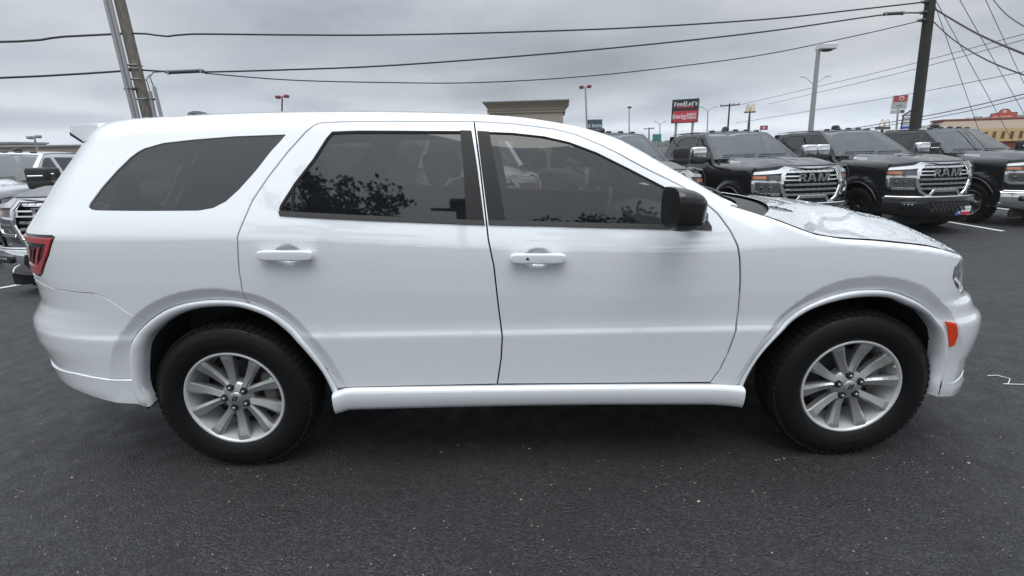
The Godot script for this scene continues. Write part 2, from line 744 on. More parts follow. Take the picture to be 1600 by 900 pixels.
func build_ground() -> void:
	var s := Hull.new()
	var xs := [-900.0, -300.0, -100.0, -40.0]
	for i in range(-20, 21):
		xs.append(float(i))
	xs.append_array([40.0, 100.0, 300.0, 900.0])
	var zs := [-1200.0, -400.0, -120.0, -40.0, -20.0, -10.0]
	for i in range(-20, 1):
		zs.append(i * 0.3)
	zs.append_array([1.5, 4.0, 10.0, 30.0, 100.0, 400.0])
	var nrm := func(z: float) -> Vector3:
		return Vector3(0, 1, -(lot_height(0, z + 0.01) - lot_height(0, z - 0.01)) / 0.02).normalized()
	for i in xs.size() - 1:
		for j in zs.size() - 1:
			var q := []
			for e in [[i, j], [i + 1, j], [i + 1, j + 1], [i, j + 1]]:
				q.append(Vector3(xs[e[0]], lot_height(xs[e[0]], zs[e[1]]), zs[e[1]]))
			s.quad(q[0], q[1], q[2], q[3], nrm.call(zs[j]), nrm.call(zs[j]), nrm.call(zs[j + 1]), nrm.call(zs[j + 1]))
	var g := part("ground", s, mat.asphalt, self)
	tag(g, "dark damp asphalt of the dealership parking lot", "", "", "structure")
	# painted stall lines
	for l in [[-7.65, -2.7, -8.5], [9.40, -6.45, -12.0], [12.4, -6.9, -12.0], [6.4, -5.9, -12.0]]:
		var st := Hull.new()
		var n := 16
		for k in n:
			var z0: float = lerpf(l[1], l[2], float(k) / n)
			var z1: float = lerpf(l[1], l[2], float(k + 1) / n)
			var y0 := lot_height(l[0], z0) + 0.006
			var y1 := lot_height(l[0], z1) + 0.006
			st.quad(Vector3(l[0] - 0.055, y0, z0), Vector3(l[0] + 0.055, y0, z0), Vector3(l[0] + 0.055, y1, z1), Vector3(l[0] - 0.055, y1, z1), Vector3.UP, Vector3.UP, Vector3.UP, Vector3.UP)
		var o := part("road_marking", st, mat.line_paint, self)
		tag(o, "", "", "", "structure")
	# a scrap of white string on the asphalt
	var str_pts := [[3.06, 0.04], [3.13, 0.035], [3.165, 0.09], [3.09, 0.155], [3.05, 0.16], [3.10, 0.165], [3.19, 0.175], [3.26, 0.19]]
	var sp := []
	for q in str_pts:
		sp.append(Vector3(q[0], 0.005, q[1]))
	var string := part("string_scrap", tube(sp, 0.003, 6), grey(0.6, 0.8), self)
	tag(string, "thin crooked white scrap of string lying on the asphalt in front of the SUV", "string")
	# loose grit and leaf bits on the asphalt
	var mm := MultiMesh.new()
	mm.transform_format = MultiMesh.TRANSFORM_3D
	mm.use_colors = true
	mm.mesh = lump(Vector3(1, 0.55, 0.8), 1.0, 0.9, Vector3.ZERO, 6).mesh()
	var count := 1500
	mm.instance_count = count
	for i in count:
		var x := rng.randf_range(-3.6, 3.8)
		var z := rng.randf_range(0.3, 2.6)
		var near_car := rng.randf() < 0.55
		if near_car:
			z = rng.randf_range(0.7, 1.8)
		var r := rng.randf_range(0.0012, 0.003) * (2.0 if rng.randf() < 0.04 else 1.0)
		var b := Basis(Vector3.UP, rng.randf() * TAU).scaled(Vector3(r * rng.randf_range(0.8, 2.0), r, r))
		mm.set_instance_transform(i, Transform3D(b, Vector3(x, lot_height(x, z) + r * 0.3, z)))
		var v := rng.randf_range(0.10, 0.5)
		mm.set_instance_color(i, Color(v, v * rng.randf_range(0.85, 0.98), v * rng.randf_range(0.65, 0.92)))
	var gm := grey(1.0, 0.8)
	gm.vertex_color_use_as_albedo = true
	var mi := MultiMeshInstance3D.new()
	mi.name = "gravel"
	mi.multimesh = mm
	mi.material_override = gm
	add_child(mi)
	tag(mi, "pale grit scattered over the dark asphalt beside the white SUV", "gravel", "", "stuff")


# ---------------------------------------------------------------- white SUV: x forward, z towards its right side
const X0F := 1.72
const X0R := -1.80
const NF := 2.45
const LF := 1.05
const LR := 1.45
const HUB_R := Vector2(-1.521, 0.378)
const HUB_F := Vector2(1.521, 0.378)
var c_belt: Crv
var c_sec: Crv
var c_fender: Crv
var c_roof: Crv
var c_nose: Crv
var c_tail: Crv
var c_hood: Crv
var c_rise: Crv
var arch := {}
var handle_at := [Vector2(-1.125, 1.118), Vector2(-0.022, 1.082)]


func polar(pts: Array, hub: Vector2) -> Crv:
	var rows := []
	for p in pts:
		var d := Vector2(p[0], p[1]) - hub
		rows.append([d.angle(), d.length()])
	rows.sort_custom(func(a, b): return a[0] < b[0])
	var xs := []
	var ys := []
	for r in rows:
		xs.append(r[0])
		ys.append(r[1])
	return Crv.new(xs, ys)


func suv_curves() -> void:
	c_belt = Crv.new([-2.7, -1.9, -1.126, -.244, .731, .95, 1.2, 1.43, 1.66, 1.81, 2.6], [1.31, 1.305, 1.288, 1.232, 1.20, 1.208, 1.214, 1.207, 1.185, 1.165, 1.10])
	c_sec = Crv.new([.20, .30, .38, .44, .52, .60, .68, .712, .719, .745, .775, .84, .92, 1.00, 1.06, 1.10, 1.114, 1.124, 1.14, 1.16, 1.19, 1.22, 1.30, 1.40, 1.50, 1.60, 1.70, 1.85],
		[.890, .925, .941, .9445, .947, .9495, .9525, .9535, .9533, .9470, .9452, .9475, .9503, .9503, .9490, .9470, .9460, .9440, .9394, .9325, .9210, .9085, .8735, .8295, .785, .740, .694, .623])
	c_fender = Crv.new([.9, 1.0, 1.09, 1.15, 1.23, 1.35, 1.51, 1.68, 1.83, 1.93, 2.1, 2.4], [1.30, 1.252, 1.218, 1.194, 1.168, 1.145, 1.132, 1.111, 1.082, 1.05, .99, .92])
	c_roof = Crv.new([-2.4, -2.135, -2.01, -1.69, -1.23, -.77, -.40, -.12, .08, .23, .375, .48, .58, .69, .79, .87, 1.0],
		[1.68, 1.703, 1.714, 1.727, 1.735, 1.729, 1.717, 1.698, 1.668, 1.635, 1.585, 1.529, 1.469, 1.406, 1.344, 1.30, 1.23])
	c_nose = Crv.new([.2, .28, .35, .40, .48, .544, .63, .69, .755, .805, .841, .9, 1.01, 1.1], [2.40, 2.406, 2.398, 2.371, 2.372, 2.398, 2.414, 2.403, 2.338, 2.293, 2.214, 2.19, 2.162, 2.112])
	c_tail = Crv.new([.2, .30, .40, .45, .50, .58, .665, .74, .817, .87, .94, .96, 1.06, 1.186, 1.25, 1.333, 1.436, 1.535, 1.617, 1.70, 1.8],
		[-2.70, -2.687, -2.697, -2.749, -2.765, -2.789, -2.825, -2.825, -2.767, -2.728, -2.727, -2.731, -2.728, -2.715, -2.667, -2.592, -2.508, -2.41, -2.335, -2.275, -2.215])
	c_hood = Crv.new([.80, .90, 1.0, 1.09, 1.15, 1.211, 1.328, 1.482, 1.643, 1.832, 2.094, 2.3], [1.29, 1.268, 1.238, 1.205, 1.181, 1.159, 1.139, 1.127, 1.108, 1.081, 1.033, 0.985])
	c_rise = Crv.new([.8, .975, 1.10, 1.266, 1.42, 1.576, 1.72, 1.84, 1.94, 2.04, 2.11, 2.2], [-.02, -.004, .022, .060, .061, .042, .030, .017, .0, -.045, -.095, -.16])
	arch.ro = polar([[-0.984, 0.427], [-1.021, 0.528], [-1.087, 0.659], [-1.178, 0.786], [-1.276, 0.86], [-1.378, 0.898], [-1.484, 0.909], [-1.594, 0.902], [-1.71, 0.873], [-1.834, 0.8], [-1.915, 0.698], [-1.946, 0.606], [-1.962, 0.522], [-1.971, 0.438]], HUB_R)
	arch.ri = polar([[-1.007, 0.38], [-1.022, 0.415], [-1.054, 0.529], [-1.11, 0.626], [-1.188, 0.732], [-1.283, 0.819], [-1.385, 0.862], [-1.491, 0.871], [-1.603, 0.86], [-1.723, 0.816], [-1.835, 0.734], [-1.895, 0.606], [-1.926, 0.484], [-1.93, 0.38]], HUB_R)
	arch.rb = polar([[-0.945, 0.49], [-0.98, 0.588], [-1.076, 0.748], [-1.167, 0.858], [-1.265, 0.922], [-1.369, 0.952], [-1.473, 0.966], [-1.581, 0.962], [-1.696, 0.936], [-1.816, 0.881], [-1.936, 0.759], [-1.994, 0.663]], HUB_R)
	arch.fo = polar([[0.948, 0.435], [1.002, 0.568], [1.073, 0.681], [1.164, 0.788], [1.294, 0.861], [1.47, 0.897], [1.58, 0.889], [1.685, 0.852], [1.8, 0.786], [1.892, 0.672], [1.935, 0.574], [1.967, 0.472], [1.955, 0.40]], HUB_F)
	arch.fi = polar([[0.965, 0.38], [0.973, 0.42], [1.024, 0.567], [1.105, 0.681], [1.22, 0.787], [1.342, 0.836], [1.478, 0.857], [1.588, 0.851], [1.684, 0.812], [1.783, 0.763], [1.838, 0.7], [1.884, 0.583], [1.908, 0.461], [1.91, 0.385]], HUB_F)
	arch.fb = polar([[0.918, 0.449], [1.006, 0.64], [1.075, 0.764], [1.167, 0.857], [1.3, 0.936], [1.439, 0.963], [1.562, 0.96], [1.683, 0.928], [1.833, 0.852], [1.906, 0.784], [1.96, 0.673]], HUB_F)


func half_width(x: float, y: float) -> float:
	var s := smoothstep(0.70, 1.02, y)
	var w := c_sec.at(y - (c_belt.at(x) - 1.22) * s)
	if x > 0.80:
		var d := clampf((y - (c_fender.at(x) - 0.038)) / 0.038, 0.0, 0.999)
		w -= 0.062 * (1.0 - sqrt(1.0 - d * d)) * smoothstep(0.80, 1.12, x)
	if x < 1.08:
		var d := clampf((y - (c_roof.at(x) - 0.085)) / 0.085, 0.0, 0.999)
		w -= 0.12 * (1.0 - sqrt(1.0 - d * d)) * (1.0 - smoothstep(0.84, 1.06, x))
	return w


func suv_skin(a: float, y: float) -> Vector3:
	var x := a
	var k := 1.0
	if a > X0F:
		var s := sin(minf((a - X0F) / LF, 1.0) * PI / 2)
		x = X0F + (c_nose.at(y) - X0F) * s
		k = pow(maxf(1.0 - pow(s, NF), 0.0), 1.0 / NF)
	elif a < X0R:
		var s := sin(minf((X0R - a) / LR, 1.0) * PI / 2)
		x = X0R + (c_tail.at(y) - X0R) * s
		k = pow(maxf(1.0 - pow(s, NF), 0.0), 1.0 / NF)
	var w := half_width(x, y)
	# the shallow cove that rings each wheel arch
	var front := a > 0.0
	var p := Vector2(a, y) - (HUB_F if front else HUB_R)
	var r := p.length()
	if r < 0.72 and y > 0.3:
		var th := p.angle()
		var ro: float = (arch.fo if front else arch.ro).at(th)
		var rb: float = (arch.fb if front else arch.rb).at(th)
		var t := clampf((rb - r) / maxf(rb - ro, 0.03), 0.0, 1.4)
		w -= 0.024 * t
	# hollows behind the door handles
	if absf(y - 1.1) < 0.09:
		for h in handle_at:
			var q := Vector2((a - h.x) / 0.062, (y - h.y) / 0.044)
			var l := q.length()
			if l < 1.0:
				w -= 0.022 * smoothstep(1.0, 0.55, l)
	return Vector3(x, y, w * k)


func roof_edge(a: float) -> Vector3:
	var y := c_roof.at(a) - 0.006
	var p := suv_skin(a, y)
	for i in 3:
		y = c_roof.at(p.x) - 0.006
		p = suv_skin(a, y)
	return p


func suv_top(a: float, t: float) -> Vector3:
	var e := roof_edge(a)
	var b := 0.02 * smoothstep(-0.3, 0.36, a) + 0.14 * clampf((a - 0.30) / 0.60, 0.0, 1.2)
	var crown := 0.024 - 0.034 * smoothstep(-0.7, 0.3, a)
	return Vector3(e.x + (1.0 - t * t) * b, e.y + crown * (1.0 - pow(absf(t), 4.5)), t * e.z)


func suv_hood(a: float, t: float) -> Vector3:
	var y := c_hood.at(a)
	var e := suv_skin(a, y)
	var rise := c_rise.at(a)
	var b := 0.30 - 0.03 * (a - 1.0)
	var prof := smoothstep(1.02, 0.28, absf(t)) if rise > 0.0 else 1.0 - t * t
	return Vector3(e.x + (1.0 - t * t) * b, y + rise * prof, t * e.z)


func arch_hole(c: Crv, hub: Vector2, grow := 0.0) -> PackedVector2Array:
	var p := PackedVector2Array()
	for i in 61:
		var th := lerpf(-0.02, PI + 0.02, i / 60.0)
		p.append(hub + Vector2.from_angle(th) * (c.at(th) + grow))
	p.append(Vector2(p[60].x, -0.1))
	p.append(Vector2(p[0].x, -0.1))
	return ccw(p)


func arch_trim(ci: Crv, co: Crv, hub: Vector2, th0: float, th1: float) -> Hull:
	var rings := []
	var n := 72
	var prof := [[0.0, -0.014], [0.02, 0.004], [0.12, 0.013], [0.38, 0.015], [0.68, 0.010], [0.88, 0.000], [1.0, -0.014], [1.03, -0.03], [1.06, -0.055]]
	for i in n + 1:
		var th := lerpf(th0, th1, float(i) / n)
		var ro := co.at(th)
		var ri := ci.at(th)
		var g := PackedVector3Array()
		for q in prof:
			var r: float = lerpf(ro, ri, q[0])
			var uv := hub + Vector2.from_angle(th) * r
			var b := hub + Vector2.from_angle(th) * ro
			var z: float = suv_skin(b.x, b.y).z + q[1]
			var s := suv_skin(uv.x, uv.y)
			g.append(Vector3(s.x, s.y, z))
		rings.append(g)
	var s := loft(rings, false, false)
	# normals must face out of the car
	var sum := 0.0
	for q in s.n:
		sum += q.z
	if sum < 0:
		var t := Hull.new()
		for i in range(0, s.v.size(), 3):
			t.tri(s.v[i], s.v[i + 1], s.v[i + 2], -s.n[i], -s.n[i + 1], -s.n[i + 2])
		s = t
	return s


# a body panel cut along the crease that rings the wheel arch, so that the crease stays sharp
func creased(outer: PackedVector2Array, holes: Array, cell: float) -> Hull:
	var bands := [arch_hole(arch.rb, HUB_R), arch_hole(arch.fb, HUB_F)]
	var s := sheet(outer, holes + bands, suv_skin, cell)
	for b in bands:
		for p in Geometry2D.intersect_polygons(ccw(outer), b):
			s.join(sheet(p, holes, suv_skin, cell))
	return s


func pair(called: String, s: Hull, m: Material, parent: Node) -> void:
	part(called, s, m, parent)
	part(called, s.moved(FLIP_Z), m, parent)


func build_suv() -> void:
	suv_curves()
	var car := thing("suv", "white four-door SUV with silver ten-spoke wheels, seen from its right side", "suv")
	var f := suv_skin
	var door_r := poly([[-0.992, 1.675], [-0.891, 1.679], [-0.672, 1.677], [-0.475, 1.673], [-0.297, 1.669], [-0.272, 1.473], [-0.246, 1.237], [-0.239, 1.167], [-0.217, 1.044], [-0.207, 0.915], [-0.199, 0.822], [-0.188, 0.709], [-0.196, 0.601], [-0.218, 0.467], [-0.574, 0.466], [-0.94, 0.464], [-1.353, 0.901], [-1.352, 0.998], [-1.352, 1.045], [-1.343, 1.13], [-1.335, 1.204], [-1.316, 1.251], [-1.275, 1.351], [-1.213, 1.445], [-1.134, 1.548], [-1.056, 1.635], [-1.023, 1.663]])
	var door_f := poly([[-0.297, 1.669], [-0.124, 1.657], [0.071, 1.629], [0.167, 1.602], [0.261, 1.562], [0.356, 1.516], [0.45, 1.463], [0.543, 1.415], [0.638, 1.367], [0.728, 1.302], [0.782, 1.252], [0.833, 1.179], [0.861, 1.116], [0.875, 1.05], [0.886, 0.953], [0.894, 0.817], [0.89, 0.72], [0.865, 0.605], [0.838, 0.523], [0.799, 0.455], [0.309, 0.46], [-0.218, 0.467], [-0.196, 0.601], [-0.188, 0.709], [-0.199, 0.822], [-0.207, 0.915], [-0.217, 1.044], [-0.239, 1.167], [-0.246, 1.237], [-0.272, 1.473]])
	var win_r := poly([[-0.937, 1.637], [-0.818, 1.639], [-0.588, 1.634], [-0.311, 1.628], [-0.286, 1.473], [-0.257, 1.226], [-0.529, 1.241], [-0.81, 1.259], [-1.062, 1.276], [-1.11, 1.279], [-1.136, 1.284], [-1.152, 1.295], [-1.158, 1.311], [-1.153, 1.328], [-1.143, 1.344], [-1.096, 1.419], [-1.017, 1.521], [-0.962, 1.609]])
	var win_f := poly([[-0.282, 1.627], [-0.227, 1.622], [-0.125, 1.617], [0.02, 1.599], [0.135, 1.571], [0.258, 1.523], [0.4, 1.451], [0.495, 1.401], [0.582, 1.355], [0.656, 1.301], [0.719, 1.253], [0.751, 1.196], [0.745, 1.184], [0.568, 1.192], [0.264, 1.205], [0.009, 1.216], [-0.234, 1.226], [-0.261, 1.445]])
	var quarter := poly([[-1.142, 1.628], [-1.369, 1.625], [-1.557, 1.614], [-1.689, 1.602], [-1.772, 1.580], [-1.852, 1.54], [-1.924, 1.487], [-1.995, 1.416], [-2.042, 1.35], [-2.045, 1.334], [-2.025, 1.324], [-1.986, 1.32], [-1.723, 1.314], [-1.509, 1.311], [-1.446, 1.321], [-1.392, 1.347], [-1.338, 1.395], [-1.267, 1.475], [-1.206, 1.555], [-1.16, 1.605]])
	var tail := poly([[-2.78, 1.20], [-2.56, 1.207], [-2.215, 1.215], [-2.190, 1.206], [-2.254, 1.119], [-2.355, 1.026], [-2.40, 1.006], [-2.447, 1.002], [-2.78, 0.998]])
	var lamp := poly([[2.085, 1.027], [1.99, 1.02], [1.928, .997], [1.921, .949], [1.972, .902], [2.054, .867], [2.36, .885], [2.40, 1.0], [2.25, 1.02]])
	var hole_r := arch_hole(arch.ro, HUB_R, .0025)
	var hole_f := arch_hole(arch.fo, HUB_F, .0025)
	# --- shell of the body side: quarter panel, roof rail and pillars
	var outer := []
	for i in 36:
		var a := lerpf(0.90, -2.45, i / 35.0)
		outer.append([a, roof_edge(a).y])
	outer.append_array([[-2.62, 1.672], [-2.78, 1.655], [-2.78, 0.992], [-2.5, 0.988], [-2.362, .973], [-2.276, .963], [-2.037, .955], [-1.972, .931], [-1.907, .875], [-1.83, .821], [-1.6, .6], [-1.0, .45], [-0.924, .470], [-.194, .4665], [.79, .452], [.84, .52], [.868, .60], [.893, .72], [.9, .817], [.889, .953], [.878, 1.05], [.864, 1.118], [.836, 1.181], [.79, 1.247], [.842, 1.279], [.87, 1.285]])
	var side := creased(poly(outer), [grown(door_r, .004), grown(door_f, .004), quarter, tail, hole_r], 0.0125)
	pair("body_side", side, mat.white, car)
	var doors := [["rear_door", door_r, win_r, hole_r], ["front_door", door_f, win_f, hole_f]]
	for d in doors:
		pair(d[0], creased(grown(d[1], -.0036), [d[2], d[3]], 0.0115), mat.white, car)
	# --- dark inner frame behind the panel gaps
	var inner := sheet(poly(outer), [grown(win_r, -.012), grown(win_f, -.012), grown(quarter, -.012), hole_r], f, 0.06, -0.02, 0.0)
	pair("inner_frame", inner, mat.gap, car)
	# --- front fender
	var fender := poly([[.842, 1.2815], [.79, 1.2495], [.836, 1.183], [.866, 1.118], [.881, 1.05], [.892, .953], [.9, .817], [.896, .72], [.871, .603], [.843, .519], [.803, .450], [.95, .435], [1.3, .5], [1.75, .66], [1.85, .70], [1.95, .80], [2.052, .866], [1.970, .900], [1.918, .948], [1.925, .999], [1.99, 1.023], [2.085, 1.028], [1.83, 1.075], [1.643, 1.102], [1.482, 1.121], [1.328, 1.133], [1.211, 1.153], [1.15, 1.175], [1.09, 1.199], [1.0, 1.233], [.9, 1.265]])
	pair("front_fender", creased(fender, [hole_f], 0.0115), mat.white, car)
	pair("inner_frame", sheet(poly([[.78, 1.26], [.9, 1.26], [1.2, 1.14], [2.0, 1.03], [2.0, .85], [1.7, .5], [.78, .45]]), [hole_f], f, 0.06, -0.02, 0.0), mat.gap, car)
	# --- bumpers, wrapped round to the middle of the car
	var fb := poly([[1.70, .66], [1.853, .699], [1.953, .799], [2.054, .864], [2.2, .872], [2.36, .880], [2.77, .86], [2.77, .42], [2.139, .405], [2.038, .398], [1.949, .412], [1.75, .42]])
	var fbs := creased(fb, [hole_f, poly([[1.879, .735], [1.93, .726], [1.948, .667], [1.955, .609], [1.932, .597], [1.915, .64]])], 0.0125)
	part("front_bumper", Hull.new().join(fbs).join(fbs.moved(FLIP_Z)), mat.white, car)
	var intake := poly([[2.32, .66], [2.77, .69], [2.77, .49], [2.36, .50]])
	var ik := sheet(intake, [], f, 0.03, 0.004, 0.0)
	part("air_intake", Hull.new().join(ik).join(ik.moved(FLIP_Z)), mat.gloss_black, car)
	var fl := sheet(poly([[1.945, .408], [1.96, .408], [2.038, .394], [2.139, .401], [2.77, .415], [2.77, .30], [2.206, .305], [2.021, .320], [1.945, .325]]), [], f, 0.022, 0.004)
	part("front_lip", Hull.new().join(fl).join(fl.moved(FLIP_Z)), mat.white, car)
	var rb := creased(poly([[-1.6, .7], [-1.83, .815], [-1.907, .869], [-1.972, .925], [-2.037, .949], [-2.276, .957], [-2.362, .967], [-2.5, .982], [-3.25, .982], [-3.25, .535], [-2.6, .533], [-2.487, .532], [-2.25, .543], [-2.092, .533], [-1.958, .519], [-1.7, .519]]), [hole_r], 0.0125)
	part("rear_bumper", Hull.new().join(rb).join(rb.moved(FLIP_Z)), mat.white, car)
	var rl := sheet(poly([[-1.93, .512], [-1.958, .513], [-2.092, .527], [-2.25, .537], [-2.487, .526], [-2.6, .527], [-3.25, .528], [-3.25, .44], [-2.6, .445], [-2.45, .452], [-2.309, .438], [-2.157, .413], [-1.985, .387], [-1.955, .365], [-1.93, .365]]), [], f, 0.02, 0.008, 0.03)
	part("rear_valance", Hull.new().join(rl).join(rl.moved(FLIP_Z)), mat.white, car)
	# --- rocker moulding and wheel-arch trims
	var top_y := Crv.new([-1.0, -.985, -.924, -.194, .811, .947, .96], [.438, .444, .4635, .460, .4455, .433, .428])
	var bot_y := Crv.new([-1.02, -.985, -.943, -.15, .783, .93, .97], [.318, .326, .341, .346, .333, .320, .312])
	var rk := []
	for i2 in 61:
		var a := lerpf(-1.006, .962, i2 / 60.0)
		var t := top_y.at(a)
		var b := bot_y.at(a)
		var z := suv_skin(clampf(a, -.93, .9), .50).z
		var g := PackedVector3Array()
		for q in [[1.0, -.03], [.995, -.002], [.93, .016], [.78, .022], [.5, .020], [.22, .012], [.04, .0], [.0, -.02], [.02, -.10]]:
			g.append(Vector3(a, lerpf(b, t, q[0]), z + q[1]))
		rk.append(g)
	pair("rocker_panel", loft(rk, true, true), mat.white, car)
	pair("wheel_arch_trim", arch_trim(arch.ri, arch.ro, HUB_R, 0.06, PI + 0.02), mat.white, car)
	pair("wheel_arch_trim", arch_trim(arch.fi, arch.fo, HUB_F, -0.10, PI - 0.09), mat.white, car)
	for hub in [[HUB_R, arch.ri, -1.89], [HUB_F, arch.fi, 1.87]]:
		for k in 3:
			var th: float = [0.05, 0.28, 0.62][k]
			if hub[0] == HUB_R:
				th = PI - th
			var p: Vector2 = hub[0] + Vector2.from_angle(th) * (hub[1].at(th) - 0.004)
			var q := suv_skin(p.x, p.y)
			var st := lump(Vector3(.008, .008, .008), 1, 1, Vector3(q.x, q.y, q.z - 0.05), 8)
			pair("trim_clip", st, mat.gap, car)
	# --- wheel wells
	for hub in [[HUB_R, arch.ri], [HUB_F, arch.fi]]:
		var rings := []
		for i in 33:
			var th := lerpf(-0.08, PI + 0.08, i / 32.0)
			var r: float = maxf(hub[1].at(clampf(th, 0.0, PI)) + 0.012, 0.43)
			var p: Vector2 = hub[0] + Vector2.from_angle(th) * r
			rings.append(PackedVector3Array([Vector3(p.x, p.y, 0.90), Vector3(p.x, p.y, 0.75), Vector3(p.x, p.y, 0.55), Vector3(p.x, p.y, 0.46)]))
		pair("wheel_well", loft(rings, false, false), mat.liner, car)
		var back := PackedVector2Array()
		for i in 33:
			var th := lerpf(-0.08, PI + 0.08, i / 32.0)
			back.append(hub[0] + Vector2.from_angle(th) * maxf(hub[1].at(clampf(th, 0.0, PI)) + 0.012, 0.43))
		pair("wheel_well", slab(back, 0.44, 0.46), mat.liner, car)
	# --- glass
	var post_r := poly([[-.361, 1.632], [-.309, 1.63], [-.284, 1.473], [-.253, 1.224], [-.334, 1.229], [-.346, 1.474]])
	var post_f := poly([[-.284, 1.629], [-.229, 1.624], [-.2, 1.471], [-.159, 1.223], [-.236, 1.224], [-.263, 1.445]])
	var sail := poly([[.588, 1.352], [.656, 1.301], [.719, 1.253], [.751, 1.196], [.745, 1.184], [.568, 1.192]])
	var in_r := grown(win_r, -.011)
	var in_f := grown(win_f, -.007)
	pair("window", sheet(grown(win_r, .004), [post_r], f, 0.03, -0.006, 0.0), mat.privacy_glass, car)
	pair("window", sheet(grown(win_f, .004), [post_f, sail], f, 0.03, -0.006, 0.0), mat.front_glass, car)
	pair("window", sheet(grown(quarter, .002), [], f, 0.03, -0.006, 0.0), mat.privacy_glass, car)
	pair("window_frame", sheet(win_r, [in_r], f, 0.02, -0.002, 0.01), mat.gap, car)
	pair("window_frame", sheet(win_f, [in_f], f, 0.02, -0.002, 0.01), mat.gap, car)
	pair("pillar_trim", sheet(post_r, [], f, 0.03, 0.0005, 0.01), mat.pillar, car)
	pair("pillar_trim", sheet(post_f, [], f, 0.03, 0.0005, 0.01), mat.pillar, car)
	pair("mirror_sail", sheet(sail, [], f, 0.03, 0.004, 0.012), mat.trim, car)
	pair("belt_moulding", sheet(poly([[-1.152, 1.282], [-1.062, 1.274], [-.81, 1.257], [-.529, 1.239], [-.253, 1.223], [-.255, 1.243], [-.529, 1.259], [-.81, 1.277], [-1.062, 1.295], [-1.158, 1.302]]), [], f, 0.02, 0.006, 0.014), mat.trim, car)
	pair("belt_moulding", sheet(poly([[-.236, 1.223], [.009, 1.213], [.264, 1.202], [.568, 1.189], [.75, 1.181], [.75, 1.200], [.568, 1.208], [.264, 1.221], [.009, 1.233], [-.238, 1.243]]), [], f, 0.02, 0.006, 0.014), mat.trim, car)
	# division bar of the rear door glass
	pair("window_frame", sheet(poly([[-1.105, 1.40], [-1.095, 1.417], [-1.093, 1.295], [-1.105, 1.295]]), [], f, 0.02, 0.0, 0.008), mat.gap, car)
	# --- tailgate and rear glass
	var tg := sheet(poly([[-2.784, .99], [-2.784, 1.65], [-2.9, 1.65], [-3.25, 1.65], [-3.25, .99]]), [poly([[-2.86, 1.22], [-2.86, 1.50], [-3.3, 1.56], [-3.3, 1.22]])], f, 0.03)
	part("tailgate", Hull.new().join(tg).join(tg.moved(FLIP_Z)), mat.white, car)
	var rg := sheet(poly([[-2.86, 1.22], [-2.86, 1.50], [-3.25, 1.56], [-3.25, 1.22]]), [], f, 0.04, -0.004, 0.0)
	part("rear_window", Hull.new().join(rg).join(rg.moved(FLIP_Z)), mat.privacy_glass, car)
	# --- tail lights
	for sgn in [1, -1]:
		var t := FLIP_Z if sgn < 0 else Transform3D()
		var tl := part("tail_light", sheet(grown(tail, -.002), [], f, 0.02, -0.004, 0.02).moved(t), mat.smoke_lens, car)
		var ring := sheet(grown(tail, -.014), [poly([[-2.9, 1.166], [-2.262, 1.172], [-2.312, 1.105], [-2.40, 1.058], [-2.9, 1.046]])], f, 0.012, 0.003, 0.008).moved(t)
		part("red_lens", ring, mat.red_lens, tl)
		for b in 3:
			var x := -2.325 - b * 0.062
			part("red_lens", sheet(poly([[x, 1.155 - b * .012], [x - .022, 1.153 - b * .012], [x - .105, 1.066], [x - .075, 1.066]]), [], f, 0.02, 0.001, 0.004).moved(t), mat.dark_red_lens if b == 1 else mat.red_lens, tl)
		part("reverse_lens", sheet(poly([[-2.62, 1.158], [-2.475, 1.152], [-2.505, 1.085], [-2.60, 1.10]]), [], f, 0.02, 0.002, 0.004).moved(t), mat.clear_lens, tl)
		# --- headlights and side markers
		var hl := part("headlight", sheet(lamp, [], f, 0.02, -0.03, 0.0).moved(t), mat.gloss_black, car)
		part("lens", sheet(grown(lamp, -.003), [], f, 0.02, -0.002, 0.006).moved(t), mat.lens, hl)
		for k in 3:
			var c := suv_skin(2.04 + 0.11 * k, 0.945)
			part("reflector", lump(Vector3(.035, .04, .03), 1, 1, c + Vector3(-.045, 0, -.05), 14).moved(t), mat.chrome, hl)
		part("reflector", sheet(poly([[1.94, .985], [2.06, 1.005], [2.3, 1.0], [2.3, .99], [2.06, .993], [1.945, .975]]), [], f, 0.02, -0.015, 0.01).moved(t), mat.chrome, hl)
		part("side_marker", sheet(grown(poly([[1.879, .735], [1.93, .726], [1.948, .667], [1.955, .609], [1.932, .597], [1.915, .64]]), -.001), [], f, 0.02, 0.004, 0.012).moved(t), mat.marker, car)
	var gr := sheet(poly([[2.36, .882], [2.77, .862], [2.77, 1.0], [2.402, 1.0]]), [], f, 0.03, -0.02, 0.0)
	part("grille", Hull.new().join(gr).join(gr.moved(FLIP_Z)), mat.gloss_black, car)
	# --- roof, windscreen, bonnet
	part("roof", sheet(poly([[-2.45, -1], [.335, -1], [.335, 1], [-2.45, 1]]), [], suv_top, 0.04, 0.0, 0.01, -1.0), mat.white, car)
	pair("windscreen_pillar", sheet(poly([[.335, .90], [.90, .90], [.90, 1], [.335, 1]]), [], suv_top, 0.03, 0.0, 0.01, -1.0), mat.white, car)
	part("windscreen", sheet(poly([[.338, -.905], [.91, -.905], [.91, .905], [.338, .905]]), [], suv_top, 0.04, -0.006, 0.0, -1.0), mat.windscreen, car)
	part("cowl", sheet(poly([[.84, -.98], [1.0, -.98], [1.0, .98], [.84, .98]]), [], suv_hood, 0.04, -0.02, 0.0, -1.0), mat.trim, car)
	var vent := PackedVector2Array()
	for i in 24:
		var an := TAU * i / 24.0
		vent.append(Vector2(maxf(1.002, 1.03 + 0.095 * cos(an)), 0.64 + 0.085 * sin(an) - 0.05 * cos(an)))
	var vent2 := PackedVector2Array()
	for p in vent:
		vent2.append(Vector2(p.x, -p.y))
